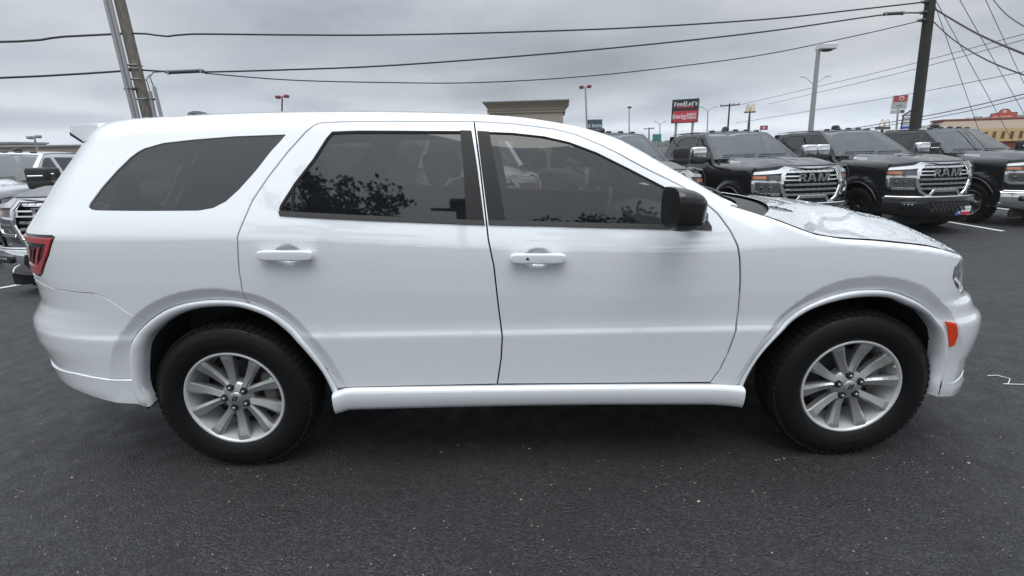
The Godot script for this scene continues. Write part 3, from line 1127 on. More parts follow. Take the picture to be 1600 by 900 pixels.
	var hood := sheet(poly([[1.0, -.986], [2.12, -.986], [2.17, -.5], [2.17, .5], [2.12, .986], [1.0, .986]]), [vent, vent2], suv_hood, 0.02, 0.0, 0.003, -1.0)
	part("bonnet", hood, mat.white, car)
	part("engine_cover", sheet(poly([[1.0, -1], [2.10, -1], [2.10, 1], [1.0, 1]]), [], suv_hood, 0.08, -0.022, 0.0, -1.0), mat.gap, car)
	for v in [vent, vent2]:
		part("bonnet_vent", sheet(v, [], suv_hood, 0.012, -0.006, 0.0, -1.0), mat.gloss_black, car)
	for k in 2:
		var pts := []
		for i in 9:
			var t := lerpf(-0.75 + k * 0.75, -0.1 + k * 0.75, i / 8.0)
			pts.append(suv_top(0.90, t) + Vector3(-0.02 - 0.03 * i / 8.0, 0.03, 0))
		part("wiper", tube(pts, 0.008, 6), mat.trim, car)
	# --- spoiler
	var rings := []
	for i in 13:
		var t := lerpf(-1.0, 1.0, i / 12.0)
		var e := roof_edge(-2.43)
		var z := t * 0.60
		var tip := 0.155 + 0.10 * (1.0 - t * t)
		var y0 := e.y + 0.022 * (1.0 - pow(absf(t), 4.0)) - 0.002
		rings.append(PackedVector3Array([Vector3(-2.10 - .02 * (1 - t * t), y0, z), Vector3(-2.16 - tip * .5, y0 - .006, z), Vector3(-2.085 - tip, y0 - .032, z), Vector3(-2.085 - tip, y0 - .045, z), Vector3(-2.14 - tip * .35, y0 - .078, z), Vector3(-2.13, y0 - .09, z)]))
	part("spoiler", loft(rings, true, true, true), mat.white, car)
	var lip := []
	for i in 13:
		var t := lerpf(-1.0, 1.0, i / 12.0)
		var tip := 0.155 + 0.10 * (1.0 - t * t)
		var y0 := roof_edge(-2.43).y + 0.022 * (1.0 - pow(absf(t), 4.0)) - 0.002
		lip.append(PackedVector3Array([Vector3(-2.088 - tip, y0 - .036, t * .604), Vector3(-2.088 - tip, y0 - .050, t * .604), Vector3(-2.14 - tip * .35, y0 - .086, t * .604), Vector3(-2.14 - tip * .35, y0 - .074, t * .604)]))
	part("spoiler_lip", loft(lip), mat.trim, car)
	# --- antenna fin
	var fin := []
	for i in 7:
		var t := i / 6.0
		var w := 0.028 * sin(PI * clampf(t * 0.85 + 0.1, 0, 1))
		var x := -2.03 + 0.21 * t
		var top: float = [0.050, 0.060, 0.058, 0.050, 0.036, 0.020, 0.004][i]
		fin.append(PackedVector3Array([Vector3(x, 1.725, -w), Vector3(x, 1.735 + top * .7, -w * .6), Vector3(x, 1.735 + top, 0), Vector3(x, 1.735 + top * .7, w * .6), Vector3(x, 1.725, w)]))
	part("antenna_fin", loft(fin), mat.gloss_black, car)
	# --- door handles
	for d in 2:
		var h: Vector2 = handle_at[d]
		var c := suv_skin(h.x + 0.10, h.y)
		var lean := Transform3D(Basis(Vector3(0, 0, 1), -0.02), Vector3(h.x, h.y, c.z + 0.026))
		var hd := lump(Vector3(.121, .0225, .016), .35, .4, Vector3.ZERO, 32).moved(lean)
		pair("door_handle", hd, mat.white, car)
		for e in [-1, 1]:
			pair("handle_mount", cbox(Vector3(.03, .03, .04), .008, Vector3(h.x + e * .095, h.y, c.z + .008)), mat.white, car)
		if d == 1:
			pair("keyhole", cbox(Vector3(.012, .010, .004), .001, Vector3(h.x - .046, h.y + .002, c.z + .0415)), mat.gap, car)
		pair("handle_seam", cbox(Vector3(.0025, .038, .004), .001, Vector3(h.x - .064, h.y + .001, c.z + .0395)), mat.trim, car)
	# --- door mirrors
	for sgn in [1, -1]:
		var t := FLIP_Z if sgn < 0 else Transform3D()
		var mr := part("door_mirror", mirror_shell(0.0).moved(t), mat.gloss_black, car)
		part("mirror_base", loft([rect_ring(Vector3(.70, 1.232, .885), .045, .028), rect_ring(Vector3(.66, 1.236, .96), .04, .022), rect_ring(Vector3(.61, 1.246, 1.03), .04, .02)]).moved(t), mat.trim, mr)
		part("mirror_skirt", mirror_shell(1.0).moved(t), mat.trim, mr)
		part("mirror_glass", slab(rounded(poly([[-.105, -.075], [.10, -.075], [.10, .07], [-.105, .07]]), 2), 0, .003).moved(Transform3D(Basis(Vector3(0, 1, 0), -PI / 2), Vector3(.499, 1.305, 1.11))).moved(t), mat.chrome, mr)
	# --- underbody
	part("underbody", cbox(Vector3(2.0, .16, 1.62), .05, Vector3(-.02, .40, 0)), mat.liner, car)
	part("underbody", cbox(Vector3(4.5, .18, .86), .05, Vector3(-.1, .42, 0)), mat.liner, car)
	part("underbody", cbox(Vector3(.5, .16, 1.3), .05, Vector3(-2.2, .50, 0)), mat.liner, car)
	part("exhaust_pipe", tube([Vector3(-.6, .30, -.3), Vector3(-1.4, .32, -.3), Vector3(-2.3, .36, -.45)], .035, 10), mat.steel, car)
	suv_cabin(car)
	# --- rain beads left on the bonnet, roof edge and mirror
	var drops := Hull.new()
	var bead := lump(Vector3(1, .45, 1), 1, 1, Vector3.ZERO, 6)
	var dr := RandomNumberGenerator.new()
	dr.seed = 12
	for i in 2600:
		var on_hood := dr.randf() < 0.8
		var u := dr.randf_range(1.02, 2.05) if on_hood else dr.randf_range(-2.3, 0.3)
		var v := dr.randf_range(0.2, 0.97)
		var p := suv_hood(u, v) if on_hood else suv_top(u, v)
		var r := dr.randf_range(.0016, .0042)
		drops.join(bead.moved(Transform3D(Basis().scaled(Vector3.ONE * r), p + Vector3(0, r * .1, 0))))
	for i in 700:
		var a := dr.randf_range(-2.2, 1.9)
		var y := dr.randf_range(0.5, 1.12)
		if Vector2(a, y).distance_to(HUB_R) < 0.62 or Vector2(a, y).distance_to(HUB_F) < 0.62:
			continue
		var p := suv_skin(a, y)
		var r := dr.randf_range(.0010, .0024)
		drops.join(bead.moved(Transform3D(Basis(Vector3(1, 0, 0), PI / 2).scaled(Vector3.ONE * r), p + Vector3(0, 0, r * .1))))
	part("rain_drops", drops, mat.water, car).set_meta("kind", "stuff")
	for w in [[HUB_R, 1, 0.35], [HUB_F, 1, 0.1], [HUB_R, -1, 0.2], [HUB_F, -1, 0.0]]:
		var wh := suv_wheel(car, w[2])
		wh.position = Vector3(w[0].x, w[0].y + 0.005, 0.785 * w[1])
		if w[1] < 0:
			wh.rotation.y = PI


func rect_ring(c: Vector3, hx: float, hy: float) -> PackedVector3Array:
	var g := PackedVector3Array()
	for i in 14:
		var an := TAU * i / 14.0
		g.append(c + Vector3(signf(cos(an)) * pow(absf(cos(an)), .5) * hx, signf(sin(an)) * pow(absf(sin(an)), .5) * hy, 0))
	return g


# the mirror housing, tapering forward; lower = 1 gives the skirt below its seam
func mirror_shell(lower: float) -> Hull:
	var rings := []
	for i in 12:
		var t := i / 11.0
		var x := lerpf(.495, .632, t)
		var k := pow(1.0 - pow(t, 2.6), 0.42) * 0.97 + 0.03
		if i == 0:
			k *= 0.97
		var g := PackedVector3Array()
		for j in 32:
			var an := TAU * j / 32.0
			var cy := signf(sin(an)) * pow(absf(sin(an)), .55)
			var cz := signf(cos(an)) * pow(absf(cos(an)), .55)
			var y := 1.308 + cy * .084 * lerpf(k, 1.0, .1) - 0.012 * t
			var z := 1.115 + cz * .118 * k + 0.006 * cy
			if lower > 0.5:
				y = minf(y, 1.255 - .004 * t) - .002
				z = 1.115 + (z - 1.115) * 1.012
			g.append(Vector3(x + (0.002 if lower > 0.5 else 0.0), y, z))
		rings.append(g)
	return loft(rings)


func suv_cabin(car: Node3D) -> void:
	part("cabin_floor", cbox(Vector3(2.9, .05, 1.5), .01, Vector3(-.6, .52, 0)), mat.cabin, car)
	part("dashboard", loft([ring_xy([[.62, .80], [1.02, .80], [1.02, 1.13], [.80, 1.17], [.60, 1.12], [.56, .98]], -.72), ring_xy([[.62, .80], [1.02, .80], [1.02, 1.13], [.80, 1.17], [.60, 1.12], [.56, .98]], .72)], true, true, false), mat.cabin, car)
	var sw := []
	for i in 25:
		var an := TAU * i / 24.0
		sw.append(Vector3(.48, 1.08, -.38) + Vector3(.06 * sin(an), .19 * sin(an), .19 * cos(an)))
	part("steering_wheel", tube(sw, .016, 8), mat.trim, car)
	for s in [[-.10, .38, 1.0], [-.10, -.38, 1.0], [-1.05, .40, .95], [-1.05, -.40, .95], [-1.85, .36, .85], [-1.85, -.36, .85]]:
		var k: float = s[2]
		var seat := part("seat", lump(Vector3(.27, .11, .25 * k), .5, .5, Vector3(s[0], .72, s[1])), mat.seat, car)
		var tl := Transform3D(Basis(Vector3(0, 0, 1), .24), Vector3(s[0] - .30, 1.03, s[1]))
		part("backrest", lump(Vector3(.085, .34 * k, .24 * k), .5, .55).moved(tl), mat.seat, seat)
		part("headrest", lump(Vector3(.05, .09, .135), .6, .6, Vector3(-.03, .44 * k, 0)).moved(tl), mat.seat, seat)


func ring_xy(p: Array, z: float) -> PackedVector3Array:
	var g := PackedVector3Array()
	for q in p:
		g.append(Vector3(q[0], q[1], z))
	return g


# a wheel whose outer face looks along +z
func suv_wheel(parent: Node3D, turn: float) -> Node3D:
	var w := Node3D.new()
	w.name = "wheel"
	parent.add_child(w, true)
	var tyre := [[.236, -.118], [.262, -.128], [.31, -.135], [.350, -.128], [.374, -.108], [.386, -.075], [.388, 0.0], [.386, .062], [.382, .082], [.371, .098], [.360, .106], [.352, .110], [.350, .1125], [.335, .117], [.333, .1195], [.312, .1215], [.292, .121], [.290, .1185], [.272, .115], [.258, .108], [.250, .101], [.243, .094], [.236, .088]]
	part("tyre", lathe(tyre, 72), mat.rubber, w)
	# tread blocks on the shoulder and the crown
	var tr := Hull.new()
	for i in 66:
		var an := TAU * i / 66.0
		for q in [[.3775, .085, .027, .013, .030, .30], [.3855, .052, .030, .007, .026, .0], [.3865, .012, .026, .007, .032, .0], [.3855, -.035, .030, .007, .030, 0.0], [.376, -.085, .026, .013, .04, -.3]]:
			var b := Basis(Vector3(0, 0, 1), an) * Basis(Vector3(0, 1, 0), -q[5])
			tr.join(cbox(Vector3(q[3], q[2], q[4]), .002).moved(Transform3D(b, Vector3(cos(an) * q[0], sin(an) * q[0], q[1]))))
	var trp := part("tread", tr, mat.tread, w)
	trp.set_meta("kind", "stuff")
	# rim barrel and lip
	part("rim", lathe([[.238, .086], [.246, .092], [.2475, .099], [.244, .1035], [.238, .1035], [.233, .099], [.229, .090], [.224, .06], [.216, .02], [.206, -.04], [.203, -.10], [.208, -.115]], 72), mat.barrel, w)
	# ten spokes, in five leaning pairs
	for i in 10:
		var an := TAU * i / 10.0 + turn
		var lean := 0.010 if i % 2 == 0 else -0.010
		var rings := []
		for k in 9:
			var t := k / 8.0
			var r := lerpf(.046, .232, t)
			var half := lerpf(.0185, .033, pow(t, 1.1)) - .003 * sin(PI * t)
			var face := lerpf(.078, .094, pow(t, .8)) - .010 * sin(PI * clampf(t * 1.15, 0, 1))
			var off := lean * (1.0 - t) * 1.0
			var ridge := (half * 0.42) * signf(lean)
			rings.append(PackedVector3Array([Vector3(r, off - half, face - .006), Vector3(r, off - half + .003, face), Vector3(r, off + ridge, face + .0085 * (1.0 - .5 * t)), Vector3(r, off + half - .003, face - .002), Vector3(r, off + half, face - .008), Vector3(r, off + half * .7, face - .046), Vector3(r, off - half * .7, face - .046)]))
		part("spoke", loft(rings, true, true, false).moved(Transform3D(Basis(Vector3(0, 0, 1), an), Vector3.ZERO)), mat.alloy, w)
	part("hub", lathe([[.0, .088], [.030, .088], [.040, .086], [.058, .080], [.076, .070], [.082, .055], [.082, .02]], 40), mat.alloy, w)
	part("hub_cap", lathe([[.0, .097], [.018, .0965], [.028, .094], [.032, .088]], 32), mat.alloy, w)
	for e in [-.007, .007]:
		part("emblem", slab(poly([[-.004 + e - .005, -.013], [.004 + e - .005, -.013], [.004 + e + .006, .013], [-.004 + e + .006, .013]]), .0955, .0985), mat.gap, w)
	for i in 5:
		var an := TAU * (i + .25) / 5.0 + turn
		part("lug_nut", lathe([[.0, .101], [.006, .100], [.0095, .095], [.0105, .075]], 12).moved(Transform3D(Basis(), Vector3(cos(an) * .057, sin(an) * .057, .0))), mat.nut, w)
		part("lug_seat", lathe([[.010, .0885], [.0175, .0895], [.019, .078]], 16).moved(Transform3D(Basis(), Vector3(cos(an) * .057, sin(an) * .057, .0))), mat.gap, w)
	part("brake_disc", lathe([[.06, -.012], [.160, -.012], [.160, -.034], [.06, -.034]], 48), mat.steel, w)
	part("brake_backing", lathe([[.0, -.045], [.207, -.045]], 32), mat.liner, w)
	part("caliper", lump(Vector3(.035, .085, .045), .5, .5, Vector3(.148, .02, .0)).moved(Transform3D(Basis(Vector3(0, 0, 1), 0.1), Vector3.ZERO)), mat.cast_iron, w)
	part("weight_sticker", slab(poly([[-.006, -.004], [.006, -.004], [.006, .004], [-.006, .004]]), 0, .001).moved(Transform3D(Basis(Vector3(0, 0, 1), .5), Vector3(.195, .107, .0985))), mat.sticker, w)
	return w


# ---------------------------------------------------------------- pickup trucks: z forward, origin under the front axle
var truck_mesh := {}
var c_tside := Crv.new([.30, .45, .55, .70, .88, 1.02, 1.16, 1.28, 1.34, 1.40, 1.46, 1.62, 1.80, 1.92, 2.02], [.90, .93, .955, .985, 1.0, 1.003, .998, .985, .968, .942, .915, .855, .785, .735, .66])


func tskin(z: float, y: float) -> Vector3:
	var x := c_tside.at(y)
	if z > 0.35:
		x -= 0.10 * pow((z - 0.35) / 0.6, 2.0)
	# fender shoulder rolls over into the bonnet
	if z > -0.95 and y > 1.26:
		x -= 0.10 * pow(clampf((y - 1.26) / 0.12, 0.0, 1.3), 2.0) * smoothstep(-0.95, -0.6, z)
	for c in [0.0, -3.80]:
		var d := Vector2(z - c, y - 0.44).length()
		if d < 0.66:
			x += 0.035 * smoothstep(0.66, 0.54, d)
	return Vector3(x, y, z)


func tface(x: float, y: float) -> Vector3:
	return Vector3(x, y, 0.93 - 0.44 * pow(absf(x), 3.0) - 0.10 * smoothstep(1.05, 1.42, y))


func thood(z: float, t: float) -> Vector3:
	var e := tskin(minf(z, 0.84), 1.365)
	var edge := 1.365 - 0.045 * smoothstep(0.2, 0.86, z)
	var dome := 0.10 * smoothstep(0.95, 0.55, absf(t)) - 0.03 * smoothstep(0.42, 0.15, absf(t))
	dome *= 1.0 - 0.35 * smoothstep(0.1, 0.86, z)
	var nose := -0.06 * pow(clampf((z - 0.62) / 0.26, 0.0, 1.0), 2.0)
	return Vector3(t * e.x, edge + dome + nose + 0.02 * smoothstep(0.0, -0.8, z), z - 0.33 * absf(pow(t, 3.0)) * smoothstep(-0.3, 0.86, z))


func troof(z: float, t: float) -> Vector3:
	# windscreen from z -0.74 to -1.52, roof behind it
	var k := clampf((-0.74 - z) / 0.80, 0.0, 1.0)
	var y := lerpf(1.44, 1.965, pow(k, 0.92)) + 0.02 * smoothstep(-1.5, -1.9, z) - 0.03 * smoothstep(-2.5, -3.0, z)
	var e := c_tside.at(y - 0.03)
	var bow := 0.14 * (1.0 - t * t) * (1.0 - 0.6 * k)
	return Vector3(t * e, y + 0.035 * (1.0 - t * t) * k, z + bow)


func tp(called: String, key: String, make: Callable, m: Material, parent: Node) -> MeshInstance3D:
	if not truck_mesh.has(key):
		truck_mesh[key] = make.call().mesh()
	return put(called, truck_mesh[key], m, parent)


func tpair(called: String, key: String, make: Callable, m: Material, parent: Node) -> void:
	tp(called, key, make, m, parent)
	tp(called, key + "_m", func(): return make.call().moved(FLIP_X), m, parent)


func round_hole(c: Vector2, r: float) -> PackedVector2Array:
	var p := PackedVector2Array()
	for i in 41:
		p.append(c + Vector2.from_angle(lerpf(0, PI, i / 40.0)) * r)
	p.append(c + Vector2(-r, -1))
	p.append(c + Vector2(r, -1))
	return p


func bar(a: Vector2, b: Vector2, w: float, proud: float, deep := 0.03) -> Hull:
	var d := (b - a).normalized()
	var q := Vector2(-d.y, d.x) * w / 2
	return sheet(PackedVector2Array([a - q, b - q, b + q, a + q]), [], tface, 0.08, proud, deep)


func frame_sheet(outer: PackedVector2Array, w: float, proud: float) -> Hull:
	return sheet(outer, [grown(outer, -w)], tface, 0.08, proud, 0.03)


func make_truck(label: String, at: Vector3, turn: float, o: Dictionary) -> Node3D:
	var t := thing("pickup_truck", label, "pickup truck", at, turn, "pickup trucks parked in a row behind the SUV")
	var pm: Material = o.paint
	var h1 := round_hole(Vector2(0, .44), .52)
	var h2 := round_hole(Vector2(-3.80, .44), .52)
	tpair("front_fender", "fender", func(): return sheet(poly([[.57, .62], [.56, 1.335], [.3, 1.36], [-.75, 1.375], [-.76, .46], [-.5, .44], [.5, .60]]), [h1], tskin, 0.06, 0.0, .03, -1.0), pm, t)
	tpair("front_door", "fdoor", func(): return sheet(poly([[-.77, .46], [-.76, 1.40], [-1.76, 1.42], [-1.76, .46]]), [], tskin, 0.1, 0.0, .02, -1.0), pm, t)
	tpair("rear_door", "rdoor", func(): return sheet(poly([[-1.77, .46], [-1.77, 1.42], [-2.88, 1.42], [-2.88, .46]]), [], tskin, 0.1, 0.0, .02, -1.0), pm, t)
	tpair("bed_side", "bed", func(): return sheet(poly([[-2.89, .46], [-2.89, 1.43], [-5.1, 1.46], [-5.1, .60], [-3.3, .46]]), [h2], tskin, 0.1, 0.0, .06, -1.0), pm, t)
	tp("tailgate", "tgate", func(): return cbox(Vector3(1.9, .80, .08), .02, Vector3(0, 1.03, -5.08)), pm, t)
	tp("bed_floor", "bfloor", func(): return cbox(Vector3(1.8, .05, 2.0), .01, Vector3(0, .92, -4.05)), mat.liner, t)
	var wf := poly([[-1.05, 1.455], [-1.70, 1.455], [-1.70, 1.885], [-1.56, 1.885], [-1.44, 1.845], [-1.08, 1.55]])
	var wr := poly([[-1.80, 1.455], [-2.66, 1.475], [-2.62, 1.66], [-2.50, 1.84], [-2.40, 1.875], [-1.80, 1.888]])
	tpair("cab_side", "cab", func(): return sheet(poly([[-.74, 1.41], [-.80, 1.445], [-1.49, 1.94], [-1.8, 1.955], [-2.5, 1.955], [-2.85, 1.91], [-2.98, 1.72], [-3.0, 1.41]]), [wf, wr], tskin, 0.06, 0.0, .02, -1.0), pm, t)
	tpair("side_window", "wf", func(): return sheet(grown(wf, .01), [], tskin, 0.1, -0.008, 0.0, -1.0), mat.front_glass, t)
	tpair("side_window", "wr", func(): return sheet(grown(wr, .01), [], tskin, 0.1, -0.008, 0.0, -1.0), mat.privacy_glass, t)
	tp("roof", "roof", func(): return sheet(poly([[-1.50, -1.0], [-1.50, 1.0], [-2.97, 1.0], [-2.97, -1.0]]), [], troof, 0.08, 0.0, 0.01), pm, t)
	tp("windscreen", "ws", func(): return sheet(poly([[-.75, -.93], [-.75, .93], [-1.49, .93], [-1.49, -.93]]), [], troof, 0.08, 0.0, 0.0), mat.windscreen, t)
	tp("windscreen", "ws2", func(): return sheet(poly([[-.75, -.93], [-.75, .93], [-1.49, .93], [-1.49, -.93]]), [], troof, 0.08, -0.006, 0.0), mat.windscreen, t)
	tpair("windscreen_pillar", "pil", func(): return sheet(poly([[-.74, .92], [-.74, 1.01], [-1.52, 1.01], [-1.52, .92]]), [], troof, 0.06, 0.004, .02), pm, t)
	tp("cab_back", "cabback", func(): return cbox(Vector3(1.6, .95, .05), .02, Vector3(0, 1.45, -2.97)), pm, t)
	tp("dashboard", "dash", func(): return cbox(Vector3(1.7, .3, .5), .05, Vector3(0, 1.26, -1.05)), mat.truck_dash, t)
	tp("cabin_floor", "floor", func(): return cbox(Vector3(1.8, .05, 2.2), .02, Vector3(0, .75, -1.9)), mat.cabin, t)
	for q in [[-.42, -1.85], [.42, -1.85], [-.42, -2.65], [.42, -2.65]]:
		var key := "seat%s" % str(q)
		var s := tp("seat", key, func(): return lump(Vector3(.26, .32, .10), .5, .5, Vector3(q[0], 1.30, q[1]), 16), mat.seat, t)
		tp("headrest", key + "h", func(): return lump(Vector3(.13, .09, .06), .6, .6, Vector3(q[0], 1.69, q[1] - .03), 12), mat.seat, s)
	# bonnet, badges, wipers
	tp("bonnet", "hood", func(): return sheet(poly([[-.80, -1], [-.80, 1], [.86, 1], [.88, .4], [.88, -.4], [.86, -1]]), [], thood, 0.05, 0.0, .02), pm, t)
	for sg in [-1.0, 1.0]:
		var bb := poly([[-.52, .80], [-.20, .80], [-.14, .87], [-.46, .87]])
		tp("bonnet_badge", "badge%d" % int(sg), func():
			var p := PackedVector2Array()
			for v in bb:
				p.append(Vector2(v.x, v.y * sg))
			return sheet(p, [grown(p, -.014)], thood, 0.06, 0.008, .01), mat.chrome, t)
	for k in 2:
		tp("wiper", "wiper%d" % k, func():
			var pts := []
			for i in 6:
				pts.append(troof(-.80, lerpf(-.8 + k * .8, -.1 + k * .8, i / 5.0)) + Vector3(0, .03, .0))
			return tube(pts, .010, 5), mat.trim, t)
	# front end
	var g_out := poly([[-.46, 1.335], [.46, 1.335], [.58, 1.20], [.60, 1.00], [.52, .80], [.40, .72], [.30, .72], [.24, .80], [-.24, .80], [-.30, .72], [-.40, .72], [-.52, .80], [-.60, 1.00], [-.58, 1.20]])
	var panel_lamps := []
	for sg in [-1.0, 1.0]:
		panel_lamps.append(poly([[sg * .60, .84], [sg * .92, .84], [sg * .935, 1.215], [sg * .59, 1.215]]))
	tp("front_panel", "fpanel", func(): return sheet(poly([[-.965, .66], [.965, .66], [.965, 1.30], [.5, 1.36], [-.5, 1.36], [-.965, 1.30]]), [g_out, panel_lamps[0], panel_lamps[1]], tface, 0.06, -.01, .05), pm, t)
	var gr := tp("grille", "grille", func(): return sheet(grown(g_out, .02), [], tface, 0.08, -.09, 0.0), mat.gap, t)
	tp("grille_surround", "surround", func(): return frame_sheet(g_out, .045, .012), o.trim, gr)
	for y in [1.262, 1.03, .945, .86]:
		var hw: float = .52 if y < 1.2 else .46
		tp("grille_bar", "gbar%.2f" % y, func(): return bar(Vector2(-hw, y), Vector2(hw, y), .034, -.025), o.trim, gr)
		for k in 9:
			var x := lerpf(-hw + .06, hw - .06, k / 8.0)
			tp("grille_bar", "gdash%.2f_%d" % [y, k], func(): return bar(Vector2(x - .03, y + .004), Vector2(x + .03, y + .004), .022, -.008), mat.chrome, gr)
	for sg in [-1.0, 1.0]:
		tp("grille_bar", "gbox%d" % int(sg), func(): return frame_sheet(poly([[sg * .27, 1.105], [sg * .54, 1.105], [sg * .53, 1.19], [sg * .27, 1.19]]), .018, -.004), o.trim, gr)
	if not truck_mesh.has("letters"):
		truck_mesh.letters = text_mesh("RAM", .145, .03, false, true)
	var lt := put("lettering", truck_mesh.letters, mat.chrome, gr, Transform3D(Basis().scaled(Vector3(1.45, .95, 1)), Vector3(0, 1.148, .885)))
	lt.set_meta("label", "chrome letters RAM across the grille")
	for sg in [-1.0, 1.0]:
		var n := "%d" % int(sg)
		var hl := tp("headlight", "hl" + n, func(): return sheet(poly([[sg * .58, .83], [sg * .93, .83], [sg * .945, 1.22], [sg * .57, 1.22]]), [], tface, 0.06, -.045, 0.0), mat.gloss_black, t)
		tp("brow", "hlb" + n, func(): return sheet(poly([[sg * .46, 1.335], [sg * .56, 1.225], [sg * .955, 1.195], [sg * .955, 1.235], [sg * .62, 1.285], [sg * .52, 1.345]]), [], tface, 0.06, .016, .03), mat.chrome, hl)
		tp("turn_signal", "hla" + n, func(): return bar(Vector2(sg * .78, 1.155), Vector2(sg * .945, 1.155), .045, .0), mat.amber, hl)
		tp("brow", "hlm" + n, func(): return bar(Vector2(sg * .58, 1.085), Vector2(sg * .955, 1.085), .035, .012), mat.chrome, hl)
		tp("brow", "hlu" + n, func(): return sheet(poly([[sg * .955, 1.10], [sg * .94, .90], [sg * .88, .845], [sg * .60, .845], [sg * .58, .885], [sg * .85, .885], [sg * .905, .925], [sg * .92, 1.10]]), [], tface, 0.06, .012, .03), mat.chrome, hl)
		for k in 2:
			tp("lamp", "hlp%s%d" % [n, k], func(): return lump(Vector3(.05, .045, .03), 1, 1, tface(sg * (.70 + .11 * k), .975) + Vector3(0, 0, -.035), 12), mat.dark_chrome, hl)
		tp("lens", "hll" + n, func(): return sheet(poly([[sg * .59, .86], [sg * .92, .86], [sg * .93, 1.20], [sg * .58, 1.20]]), [], tface, 0.08, .004, 0.0), mat.lens, hl)
	# bumper
	var bm: Material = o.bumper
	var bump := tp("bumper", "bumper", func():
		var rings := []
		for i in 21:
			var x := lerpf(-1.02, 1.02, i / 20.0)
			var z := 1.04 - .40 * pow(absf(x), 3.0)
			var lo := .33 + .05 * smoothstep(.6, 1.0, absf(x))
			rings.append(PackedVector3Array([Vector3(x, .705, z - .16), Vector3(x, .71, z - .03), Vector3(x, .68, z), Vector3(x, .52, z + .012), Vector3(x, lo + .04, z - .03), Vector3(x, lo, z - .10), Vector3(x, lo, z - .2)]))
		return loft(rings), bm, t)
	var zb := func(x: float) -> float: return 1.04 - .40 * pow(absf(x), 3.0)
	tp("bumper_edge", "bedge", func():
		var pts := []
		for i in 17:
			var x := lerpf(-.99, .99, i / 16.0)
			pts.append(Vector3(x, .715 + .0 * x, zb.call(x) - .02))
		return tube(pts, .016, 6), o.trim, bump)
	for sg in [-1.0, 1.0]:
		var n := "%d" % int(sg)
		tp("fog_light", "fog" + n, func(): return lump(Vector3(.14, .055, .035), .4, .4, Vector3.ZERO, 20).moved(Transform3D(Basis(Vector3(0, 1, 0), sg * .55), Vector3(sg * .72, .575, zb.call(.72) + .004))), mat.gloss_black, bump)
		for k in 3:
			tp("lamp", "fogl%s%d" % [n, k], func(): return lump(Vector3(.022, .016, .012), 1, 1, Vector3(sg * (.69 + .05 * k), .585, zb.call(.69 + .05 * k) + .036), 8), mat.clear_lens, bump)
	tp("lower_grille", "lgr", func(): return sheet(poly([[-.42, .64], [.42, .64], [.46, .52], [.36, .42], [-.36, .42], [-.46, .52]]), [], func(x: float, y: float) -> Vector3: return Vector3(x, y, zb.call(x) + .014), 0.08, .006, .01), mat.gloss_black, bump)
	for r in 3:
		for k in 9:
			tp("lower_grille", "hex%d_%d" % [r, k], func():
				var p := PackedVector2Array()
				for i in 6:
					p.append(Vector2(-.35 + k * .0875 + (.044 if r % 2 else 0.0), .48 + r * .052) + Vector2.from_angle(TAU * i / 6.0) * .034)
				return sheet(p, [grown(p, -.008)], func(x: float, y: float) -> Vector3: return Vector3(x, y, zb.call(x) + .014), 0.08, .02, .01), mat.trim, bump)
	tp("air_dam", "dam", func(): return cbox(Vector3(1.7, .16, .06), .02, Vector3(0, .27, .72)), mat.liner, t)
	tp("skid_plate", "skid", func(): return cbox(Vector3(1.2, .25, 4.5), .05, Vector3(0, .52, -2.2)), mat.liner, t)
	tp("engine_bay", "bay", func(): return cbox(Vector3(1.55, .80, 1.5), .05, Vector3(0, .86, -.05)), mat.liner, t)
	# arches and wheels
	for z in [0.0, -3.80]:
		tpair("wheel_arch_trim", "flare%.0f" % z, func():
			var rings := []
			for i in 33:
				var th := lerpf(-.02, PI + .02, i / 32.0)
				var g := PackedVector3Array()
				for q in [[.525, -.01], [.520, .018], [.505, .02], [.495, .0], [.493, -.06]]:
					var c: Vector2 = Vector2(z, .44) + Vector2.from_angle(th) * float(q[0])
					var p := tskin(c.x, maxf(c.y, .5))
					g.append(Vector3(p.x + q[1], c.y, c.x))
				rings.append(g)
			return loft(rings, false, false), o.flare, t)
		tpair("wheel_well", "well%.0f" % z, func():
			var rings := []
			for i in 17:
				var th := lerpf(-.1, PI + .1, i / 16.0)
				var c := Vector2(z, .44) + Vector2.from_angle(th) * .53
				rings.append(PackedVector3Array([Vector3(.97, c.y, c.x), Vector3(.6, c.y, c.x)]))
			return loft(rings, false, false), mat.liner, t)
		for sg in [-1.0, 1.0]:
			var w := truck_wheel(t, o.rim)
			w.position = Vector3(sg * .86, .42, z)
			w.rotation.y = PI / 2 * sg
	# mirrors
	for sg in [-1.0, 1.0]:
		var n := "%d" % int(sg)
		var mr := tp("door_mirror", "mir" + n, func(): return lump(Vector3(.15, .115, .075), .35, .35, Vector3(sg * 1.24, 1.575, -.82), 20), o.mirror, t)
		tp("mirror_skirt", "mirs" + n, func(): return lump(Vector3(.155, .075, .08), .4, .4, Vector3(sg * 1.24, 1.435, -.825), 20), mat.trim, mr)
		tp("mirror_arm", "mira" + n, func(): return tube([Vector3(sg * .93, 1.43, -.95), Vector3(sg * 1.05, 1.44, -.88), Vector3(sg * 1.2, 1.45, -.83)], .045, 8), mat.trim, mr)
		if o.mirror_strip:
			tp("mirror_strip", "mirb" + n, func(): return cbox(Vector3(.22, .03, .02), .008, Vector3(sg * 1.24, 1.56, -.745)), mat.chrome, mr)
	# roof marker lamps and antenna
	for k in 5:
		tp("marker_lamp", "ml%d" % k, func(): return lump(Vector3(.06, .022, .05), .8, .8, troof(-1.62, -.72 + .36 * k) + Vector3(0, .012, 0), 12), mat.trim, t)
	tp("antenna_fin", "fin", func(): return lump(Vector3(.04, .06, .12), .8, .8, troof(-2.0, 0.0) + Vector3(0, .03, 0), 12), mat.trim, t)
